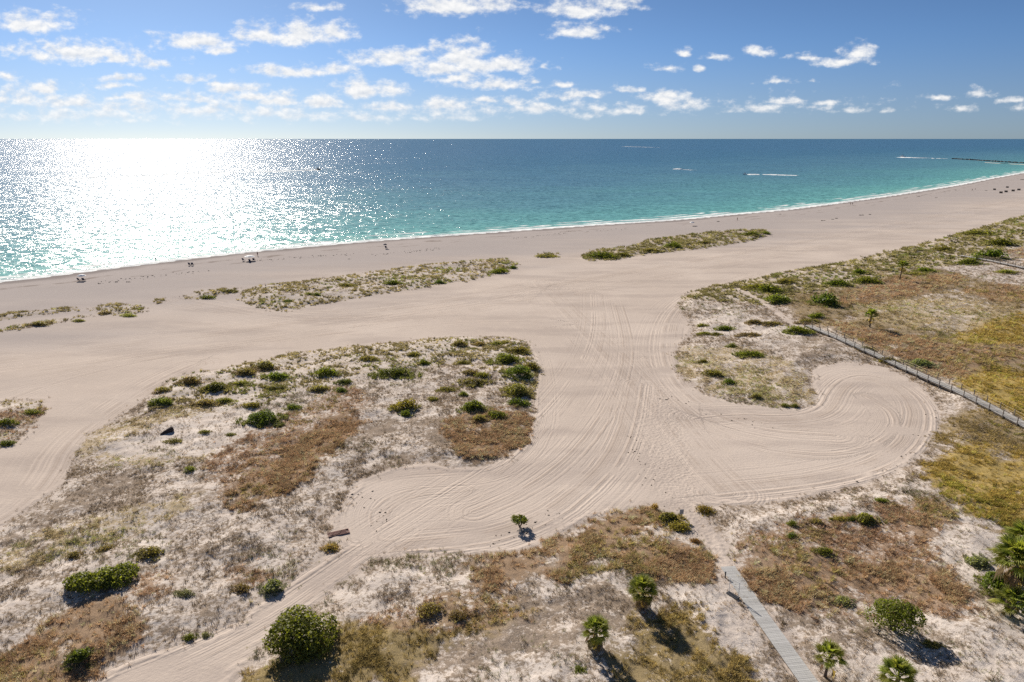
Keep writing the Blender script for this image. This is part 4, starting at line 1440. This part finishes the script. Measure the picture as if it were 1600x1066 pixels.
# ------------------------------------------------------------------ things by the near path
M_white = mat('white_pipe', (.70, .69, .66), .4, .5, .06, 8.0)
M_dark = mat('dark_metal', (.030, .030, .032), .5, .5, .2, 8.0)
M_panel = mat('grey_sign_panel', (.36, .36, .37), .6, .4, .08, 4.0)
M_wood = mat('bleached_post', (.30, .25, .2), .9, .1, .2, 10.0)
p = ground_at(1146, 931)
t = thing('pipe_frame', 'pale pipe frame with dark foot plate at the left edge of the grey boardwalk', 'pipe frame', p, R(-52))
MB().tube([(-.55, 0, -.2), (-.55, 0, 1.75)], .035, 8).build('post', M_white, t)
MB().tube([(.55, 0, -.2), (.55, 0, 1.75)], .035, 8).build('post', M_white, t)
MB().tube([(-.55, 0, 1.75), (.55, 0, 1.75)], .035, 8).build('top_rail', M_white, t)
MB().tube([(-.55, 0, 1.15), (.55, 0, 1.15)], .028, 8).build('crossbar', M_white, t)
MB().box((0, -.12, .06), (1.3, .55, .10)).build('foot_plate', M_dark, t)
MB().tube([(.1, 0, 1.15), (.1, -.35, 1.1), (.1, -.4, .9)], .025, 6).build('spout', M_white, t)
p = ground_at(1133, 903)
t = thing('short_post', 'short black post by the start of the grey boardwalk', 'post', p)
MB().tube([(0, 0, -.1), (0, 0, .62)], .07, 8).build('shaft', M_dark, t)
MB().tube([(0, 0, .62), (0, 0, .70)], [.09, .05], 8).build('cap', M_dark, t)
p = ground_at(1064, 811)
t = thing('sign', 'small grey sign on a single post at the left side of the footpath', 'sign', p, R(12))
MB().tube([(0, 0, -.2), (0, 0, 1.25)], .045, 6).build('post', M_wood, t)
MB().box((0, -.065, 1.0), (.5, .03, .62)).build('panel', M_panel, t)

# lattice drag mat left lying on the sand
M_rust = mat('rusty_brown_slats', (.24, .145, .125), .9, .15, .3, 9.0, .2, .5)
p = ground_at(529, 834)
t = thing('drag_mat', 'reddish brown lattice mat lying on the sand by the track', 'mat', p + Vector((0, 0, .02)), R(24))
Lm, Wm = 2.3, .85
for s in (-1, 1):
    MB().box((0, s * Wm / 2, .06), (Lm, .07, .12)).build('side_rail', M_rust, t)
    MB().box((s * (Lm / 2 + .035), 0, .06), (.07, Wm + .07, .12)).build('end_rail', M_rust, t)
sm_ = MB().box((0, 0, 0), (.055, Wm * 1.04, .05)).mesh('slat', M_rust)
for k in range(13):
    for q, rz in ((0, .5), (1, -.5)):
        if q and k > 7:
            continue
        o = link('slat', sm_, t)
        o.location = (-Lm / 2 + .22 + k * (Lm - .44) / 12, 0, .10 + q * .055)
        o.rotation_euler = (0, 0, rz)
        o.scale = (1, .92, 1)

# dark driftwood log on the bare sand
M_log = mat('dark_driftwood', (.065, .048, .043), .95, .1, .45, 7.0, .8)
p = ground_at(262, 676)
t = thing('driftwood_log', 'dark brown weathered log propped on the bare sand of the central dune', 'log', p, R(38))
b = MB()
b.tube([(-1.25, -.05, .02), (-.6, 0, .16), (.1, .03, .32), (.75, 0, .46), (1.0, 0, .52)], [.10, .26, .40, .46, .38], 9)
b.build('trunk_piece', M_log, t, False)
t.scale = (.85, .85, .85)
MB().tube([(-.2, -.3, .12), (-.75, -.42, .1), (-1.4, -.35, .02)], [.13, .10, .04], 6).build('broken_limb', M_log, t)

# ------------------------------------------------------------------ beach people and their gear
M_cw = mat('white_canopy', (.72, .73, .74), .7, .2, .05, 3.0)
M_cb = mat('navy_fabric', (.020, .030, .075), .8, .2, .2, 6.0)
M_ck = mat('black_fabric', (.018, .018, .024), .8, .2, .3, 6.0)
M_ct = mat('tan_fabric', (.16, .125, .095), .85, .2, .25, 5.0)
M_skin = mat('tanned_skin', (.30, .165, .105), .6, .3, .1, 6.0)
M_swim = mat('dark_swimwear', (.03, .04, .08), .8, .2, .1, 6.0)
M_hair = mat('dark_hair', (.03, .02, .015), .7, .3, .2, 9.0)


def umbrella_mesh(n, r, hz, m):
    b = MB()
    v = [(0, 0, hz)]
    f = []
    for k in range(n):
        a = 2 * math.pi * k / n
        v.append((math.cos(a) * r * .6, math.sin(a) * r * .6, hz - .22))
        v.append((math.cos(a) * r, math.sin(a) * r, hz - .55))
    for k in range(n):
        a, c = 1 + 2 * k, 1 + 2 * ((k + 1) % n)
        f += [(0, a, c), (a, a + 1, c + 1, c)]
    b.add(v, f)
    return b.mesh('canopy', m)


def umbrella(px, py, m, label, r=1.35):
    p = ground_at(px, py)
    t = thing('beach_umbrella', label, 'umbrella', p, 0, 'umbrellas on the beach')
    MB().tube([(0, 0, -.3), (0, 0, 2.1)], .03, 6).build('pole', M_white, t)
    link('canopy', umbrella_mesh(8, r, 2.12, m), t)
    return t


umbrella(128.5, 438.5, M_cw, 'white beach umbrella over two dark chairs at the far left waterline')
umbrella(390.5, 407.5, M_cw, 'white beach umbrella among three dark chairs by the left beach', 1.9)
umbrella(602, 388.5, M_cb, 'dark blue umbrella over the lone chair mid beach', .9)
umbrella(1081, 352.5, M_cw, 'pale umbrella beside a dark blanket at the surf, right of centre')

seat_me = MB().box((0, 0, .34), (.62, .6, .07)).mesh('seat', M_cb)
back_me = MB().add([(-.31, .28, .36), (.31, .28, .36), (.31, .62, 1.02), (-.31, .62, 1.02), (-.31, .34, .34), (.31, .34, .34), (.31, .68, 1.0), (-.31, .68, 1.0)],
                   [(0, 1, 2, 3), (7, 6, 5, 4), (0, 4, 5, 1), (1, 5, 6, 2), (2, 6, 7, 3), (3, 7, 4, 0)]).mesh('backrest', M_cb)
leg_me = MB().tube([(0, -.26, -.04), (0, -.24, .32)], .028, 6).mesh('leg', M_ck)
first = None
for px, py, rz, lb in (
        (124.5, 439.5, 2.9, 'left dark beach chair under the far left white umbrella'), (131.5, 439.5, 3.2, 'right dark beach chair under the far left white umbrella'),
        (297, 415, 3.0, 'left one of two dark chairs alone near the left waterline'), (301, 415, 3.3, 'right one of two dark chairs alone near the left waterline'),
        (381, 408, 2.9, 'dark beach chair set apart left of the wide white umbrella'), (391, 409.5, 3.1, 'dark beach chair right under the wide white umbrella'),
        (396.5, 408, 3.4, 'dark beach chair right of the wide white umbrella'), (603.5, 388.5, 3.0, 'lone dark beach chair under the dark blue umbrella mid beach')):
    p = ground_at(px, py)
    if first is None:
        first = thing('beach_chair', lb, 'chair', p, rz, 'folding chairs along the waterline')
        link('seat', seat_me, first)
        link('backrest', back_me, first)
        for x, y in ((-.27, 0), (.27, 0), (-.27, .5), (.27, .5)):
            link('leg', leg_me, first).location = (x, y, 0)
        first.scale = (1.2, 1.2, 1.2)
    else:
        dup(first, p, rz, lb, None, (1.2, 1.2, 1.2))


def body_mesh():
    """one continuous standing figure: closed tubes of one skin, welded by remesh"""
    me = bpy.data.meshes.new('person')
    J = [(0, 0, .94), (0, 0, 1.18), (0, -.01, 1.42), (0, -.01, 1.53), (0, -.02, 1.66),          # 0-4 pelvis..head
         (.19, 0, 1.41), (.25, .02, 1.14), (.26, -.08, .90), (-.19, 0, 1.41), (-.25, .02, 1.14), (-.26, -.08, .90),
         (.10, 0, .88), (.13, -.04, .48), (.14, .02, .05), (.14, -.14, .03), (-.10, 0, .88), (-.14, .05, .48), (-.15, .1, .05), (-.15, -.06, .03), (0, -.03, 1.76)]
    E = [(0, 1), (1, 2), (2, 3), (3, 4), (2, 5), (5, 6), (6, 7), (2, 8), (8, 9), (9, 10), (0, 11), (11, 12), (12, 13), (13, 14), (0, 15), (15, 16), (16, 17), (17, 18), (4, 19)]
    rad = [.15, .135, .15, .055, .10, .06, .045, .032, .06, .045, .032, .09, .06, .04, .035, .09, .06, .04, .035, .07]
    me.from_pydata(J, E, [])
    me['radii'] = rad
    me.materials.append(M_skin)
    return me


bm_ = body_mesh()
short_me = MB().tube([(0, 0, .78), (0, 0, .9), (0, 0, 1.02)], [.20, .19, .16], 10).mesh('shorts', M_swim)
hair_me = MB().tube([(0, .03, 1.60), (0, .02, 1.70), (0, 0, 1.80), (0, 0, 1.84)], [.09, .115, .10, .03], 8).mesh('hair', M_hair)
for px, py, rz, lb in (
        (243, 407.5, .6, 'person wading in the glittering shallows at the left'), (402.5, 400.5, 1.2, 'person standing at the water edge near the wide white umbrella'),
        (1152, 345, 2.0, 'person in dark swimwear standing on wet sand right of centre'), (1329, 320.5, .3, 'left one of two people standing in the surf on the right'),
        (1332, 320.5, -.4, 'right one of two people standing in the surf on the right'), (1420.5, 304.5, .9, 'person standing in the white surf far right'),
        (1519, 298.5, 2.6, 'person walking on the far right beach, left of the row of shelters'), (1524, 297, 1.6, 'person on the far right beach nearest the row of shelters')):
    p = ground_at(px, py)
    p.z = max(p.z, WATER_Z - .35)
    t = link('person', bm_)
    t.location, t.rotation_euler = p, (0, 0, rz)
    tag(t, lb, 'person', 'people along the water')
    t.modifiers.new('skin', 'SKIN').use_smooth_shade = True
    for i_, r_ in enumerate(bm_['radii']):
        bm_.skin_vertices[0].data[i_].radius = (r_, r_)
        bm_.skin_vertices[0].data[i_].use_root = i_ == 0
    t.modifiers.new('smooth', 'SUBSURF').render_levels = 1
    link('shorts', short_me, t)
    link('hair', hair_me, t)

# fabric shelters, far right: a row of four and two more
tent_me = MB()
N_ = 7
v, f = [], []
for j, x in enumerate((-1.4, 1.4)):
    for k in range(N_):
        a = math.pi * k / (N_ - 1) * .62
        v.append((x, 1.0 - 1.55 * math.sin(a) * 1.05, 1.75 * math.sin(a + .25) + (.0 if k else -.45)))
for k in range(N_ - 1):
    f.append((k, k + 1, N_ + k + 1, N_ + k))
f.append(tuple(range(N_)))
f.append(tuple(range(N_, 2 * N_))[::-1])
tent_me.add(v, f)
tent_m = tent_me.mesh('shelter_hood', M_ct)
bench_m = MB().box((0, -.4, .32), (2.5, .9, .14)).mesh('bench_seat', M_ck)
fr0 = None
for px, py, sc, lb in ((1564, 302, .85, 'leftmost of four dark beach shelters in a row, far right'), (1572, 300.5, .85, 'second from left of four dark beach shelters in a row, far right'),
                       (1583, 299, .85, 'third from left of four dark beach shelters in a row, far right'), (1592, 297.5, .85, 'rightmost of four dark beach shelters in a row, far right'),
                       (1554, 297, .75, 'single dark beach shelter left of the row of four'), (1574, 293.5, .75, 'dark beach shelter behind the row of four, nearer the water')):
    p = ground_at(px, py)
    if fr0 is None:
        fr0 = thing('beach_shelter', lb, 'shelter', p, 2.6, 'dark shelters on the far right beach')
        link('shelter_hood', tent_m, fr0)
        link('bench_seat', bench_m, fr0)
        fr0.scale = (sc, sc, sc)
    else:
        dup(fr0, p, 2.6, lb, None, (sc, sc, sc))

# dark lumps on the beach: seaweed heaps and a blanket
def heap(px, py, wpx, label, m, nm, cat, grp, seed, flat=.32):
    p = ground_at(px, py)
    wd = wpx / scale_at(py)
    rg = random.Random(seed)
    b = MB()
    for k in range(9):
        a, q = rg.uniform(0, 6.28), rg.uniform(0, .42) * wd
        s = wd * rg.uniform(.10, .2)
        c = Vector((math.cos(a) * q, math.sin(a) * q * .45, 0))
        n = 7
        v = [c + Vector((math.cos(6.283 * i / n) * s * rg.uniform(.8, 1.3), math.sin(6.283 * i / n) * s * rg.uniform(.5, .9), -.05)) for i in range(n)]
        v2 = [c + (q_ - c) * .55 + Vector((0, 0, .05 + s * flat * rg.uniform(.7, 1.3))) for q_ in v]
        top = c + Vector((0, 0, .05 + s * flat * 1.5))
        vs = v + v2 + [top]
        fs = [(i, (i + 1) % n, n + (i + 1) % n, n + i) for i in range(n)] + [(n + i, n + (i + 1) % n, 2 * n) for i in range(n)]
        b.add(vs, fs)
    o = b.build(nm, m)
    o.location = p
    return tag(o, label, cat, grp)


WG = 'dark seaweed heaps on the beach'
for i, (px, py, wp, lb) in enumerate((
        (469, 403.5, 5, 'small dark seaweed heap alone on the sand right of the wide white umbrella'), (180, 441, 9, 'left one of two seaweed heaps on the wrack line of the left beach'),
        (200, 441, 9, 'right one of two seaweed heaps on the wrack line of the left beach'), (1123, 346.5, 7, 'dark seaweed heap between the pale umbrella and the lone person'),
        (1219, 335, 6, 'dark heap at the waterline in the gap between surf lines'), (1286, 345, 8, 'faint left end of the seaweed row on the right beach'),
        (1301, 343, 6, 'middle heap of the seaweed row on the right beach'), (1308, 341.5, 7, 'right end heap of the seaweed row on the right beach'),
        (1346, 336.5, 9, 'left one of two seaweed heaps farther right on the beach'), (1359, 335.5, 7, 'right one of two seaweed heaps farther right on the beach'),
        (1435, 307, 6, 'seaweed heap by the white surf far right'), (1463, 309, 5, 'small seaweed heap on dry sand far right'), (1541, 298, 5, 'dark heap just left of the single shelter'),
        (1597, 281, 8, 'dark heap by the waterline at the right border'), (545, 405, 5, 'faint dark heap on sand behind the long beach island'))):
    heap(px, py, wp, lb, M_weed, 'seaweed_heap', 'seaweed', WG, i)
heap(1083.5, 354, 8, 'dark blanket heaped with bags beside the pale umbrella', M_ck, 'beach_blanket', 'blanket', None, 60, .4)

# ------------------------------------------------------------------ boats, wakes and the rock groin
M_hull = mat('dark_hull', (.03, .035, .045), .35, .5, .1, 3.0)
M_hullw = mat('white_hull', (.70, .71, .72), .35, .5, .05, 3.0)
M_foam = mat('wake_foam', (.74, .77, .78), .9, .1, .12, .6)


def at_sea(px, py):
    x, y = G(px, py, WATER_Z)
    return Vector((x, y, WATER_Z))


def boat(px, py, L_, heading, m, label):
    t = thing('motor_boat', label, 'boat', at_sea(px, py), heading, 'motor boats out on the sea')
    sec = [(-.5, .30, .0, .17), (-.2, .32, -.03, .17), (.15, .29, -.04, .19), (.38, .16, -.02, .23), (.5, .01, .06, .27)]
    v, f = [], []
    for x, wd, zb, zt in sec:
        v += [(x, -wd * .5, zt), (x, -wd * .42, zb + .03), (x, 0, zb - .05), (x, wd * .42, zb + .03), (x, wd * .5, zt)]
    for i in range(len(sec) - 1):
        for k in range(4):
            a = i * 5 + k
            f.append((a, a + 5, a + 6, a + 1))
        f.append((i * 5 + 4, i * 5 + 9, i * 5 + 5, i * 5))
    f.append((0, 1, 2, 3, 4))
    sc = [(a * L_, b * L_, c * L_) for a, b, c in v]
    MB().add(sc, f).build('hull', m, t)
    MB().box((.02 * L_, 0, .25 * L_), (.18 * L_, .16 * L_, .16 * L_), 0, .8).build('console', m, t)
    tb = MB()
    for x in (-.1, .12):
        for y in (-.09, .09):
            tb.tube([(x * L_, y * L_, .16 * L_), (x * L_, y * L_, .43 * L_)], .012 * L_, 5)
    tb.box((.01 * L_, 0, .44 * L_), (.34 * L_, .26 * L_, .02 * L_))
    tb.build('t_top', M_ck, t)
    MB().box((-.53 * L_, 0, .12 * L_), (.08 * L_, .07 * L_, .24 * L_), 0, .8).build('outboard_motor', M_ck, t)
    return t


def wake(name, label, pts, w0, w1, broken=.0, seed=0):
    """foam lying on the water behind a boat, ragged low ridges of spray"""
    rg = random.Random(seed)
    P = [at_sea(*q) for q in pts]
    ln = polyline(P, 3.0)
    b = MB()
    n = len(ln)
    for i in range(n - 1):
        if rg.random() < broken * (i / n + .3):
            continue
        f0 = i / n
        a, c = ln[i], ln[i + 1]
        d = (c - a).normalized()
        nn = Vector((-d.y, d.x, 0))
        w_ = (w0 + (w1 - w0) * f0) * rg.uniform(.6, 1.25) / 2
        hz_ = (.75 * (1 - f0) + .2) * rg.uniform(.5, 1.3)
        off = nn * rg.uniform(-.3, .3)
        q = [a - nn * w_, c - nn * w_, c + nn * w_, a + nn * w_]
        q = [x + off + Vector((0, 0, -.02)) for x in q]
        m1, m2 = (a + off + Vector((0, 0, hz_))), (c + off + Vector((0, 0, hz_)))
        b.add(q + [m1, m2], [(0, 1, 5, 4), (4, 5, 2, 3), (0, 4, 3), (1, 2, 5)])
    o = b.build(name, M_foam)
    return tag(o, label, None, None, 'stuff')


boat(496.5, 265.5, 8.0, 0.0, M_hull, 'dark motor boat at the right end of a long wake, left of centre')
wake('boat_wake', 'long white wake trailing left behind the dark boat', [(493, 266), (420, 268), (330, 270), (250, 273), (150, 277), (100, 280)], 30.0, 26.0, .15, 1)
boat(1164, 272.8, 5.5, math.pi, M_hullw, 'small boat leading a short straight wake to the left on the turquoise water')
wake('boat_wake', 'short bright wake trailing right behind the small boat', [(1167, 273), (1200, 273), (1246, 274.3)], 11.0, 16.0, .08, 2)
boat(1410, 245.8, 13.0, math.pi + .1, M_hullw, 'motor boat throwing white spray far out on the right')
wake('boat_wake', 'pale wake behind the far right boat', [(1405, 246.2), (1425, 246.3), (1450, 247.2)], 60.0, 40.0, .3, 3)
wake('boat_wake', 'faint thin wake near the horizon right of centre', [(979, 229.2), (998, 229.6), (1015, 230.2), (1035, 230.4)], 75.0, 50.0, .45, 4)
wake('boat_wake', 'faint broken wake on deep water between centre and right', [(1058, 264.2), (1070, 265), (1085, 266)], 17.0, 12.0, .5, 5)
wake('boat_wake', 'pale foam streaks near the far left horizon', [(366, 233), (400, 233), (430, 233.5)], 90.0, 60.0, .5, 6)
wake('boat_wake', 'white water breaking at the tip of the rock groin', [(1456, 247.6), (1470, 247.8), (1482, 248.2)], 24.0, 16.0, .4, 7)
# groin of dark rocks running out from the far beach
M_rock = mat('groin_rock', (.085, .085, .085), .9, .2, .5, .3)
ga = [at_sea(*q) for q in ((1488, 248.4), (1520, 250.2), (1560, 253), (1600, 255.2), (1660, 258.5))]
t = thing('rock_groin', 'low dark rock groin reaching into the sea at the far right', 'groin', ga[0])
rg = random.Random(8)
rk = MB()
for c in polyline(ga, 2.2):
    for _ in range(2):
        s = rg.uniform(2.0, 4.2)
        q = c - ga[0] + Vector((rg.uniform(-3, 3), rg.uniform(-3, 3), rg.uniform(0, .8)))
        rk.box(q, (s, s * rg.uniform(.6, 1), s * rg.uniform(.5, .9)), rg.uniform(0, 3), rg.uniform(.5, .8))
tag(rk.build('rock', M_rock, t), None, None, None, 'stuff')
# pale sand spit along the groin's root
sp = [at_sea(*q) for q in ((1540, 254.2), (1570, 256.0), (1600, 257.4), (1680, 261))]
b = MB()
ws = [4, 22, 34, 60]
v, f = [], []
for c, w_ in zip(sp, ws):
    v += [(c.x, c.y - w_, WATER_Z - .3), (c.x, c.y - w_ * .4, WATER_Z + .5), (c.x, c.y + w_ * .4, WATER_Z + .5), (c.x, c.y + w_, WATER_Z - .3)]
for i in range(3):
    for k in range(3):
        a = i * 4 + k
        f.append((a, a + 4, a + 5, a + 1))
f += [(0, 1, 2, 3)]
o = b.add(v, f).build('sand_spit', mat('spit_sand', (.50, .43, .36), .9, .1, .1, .1))
tag(o, 'pale sand spit at the foot of the rock groin', None, None, 'structure')
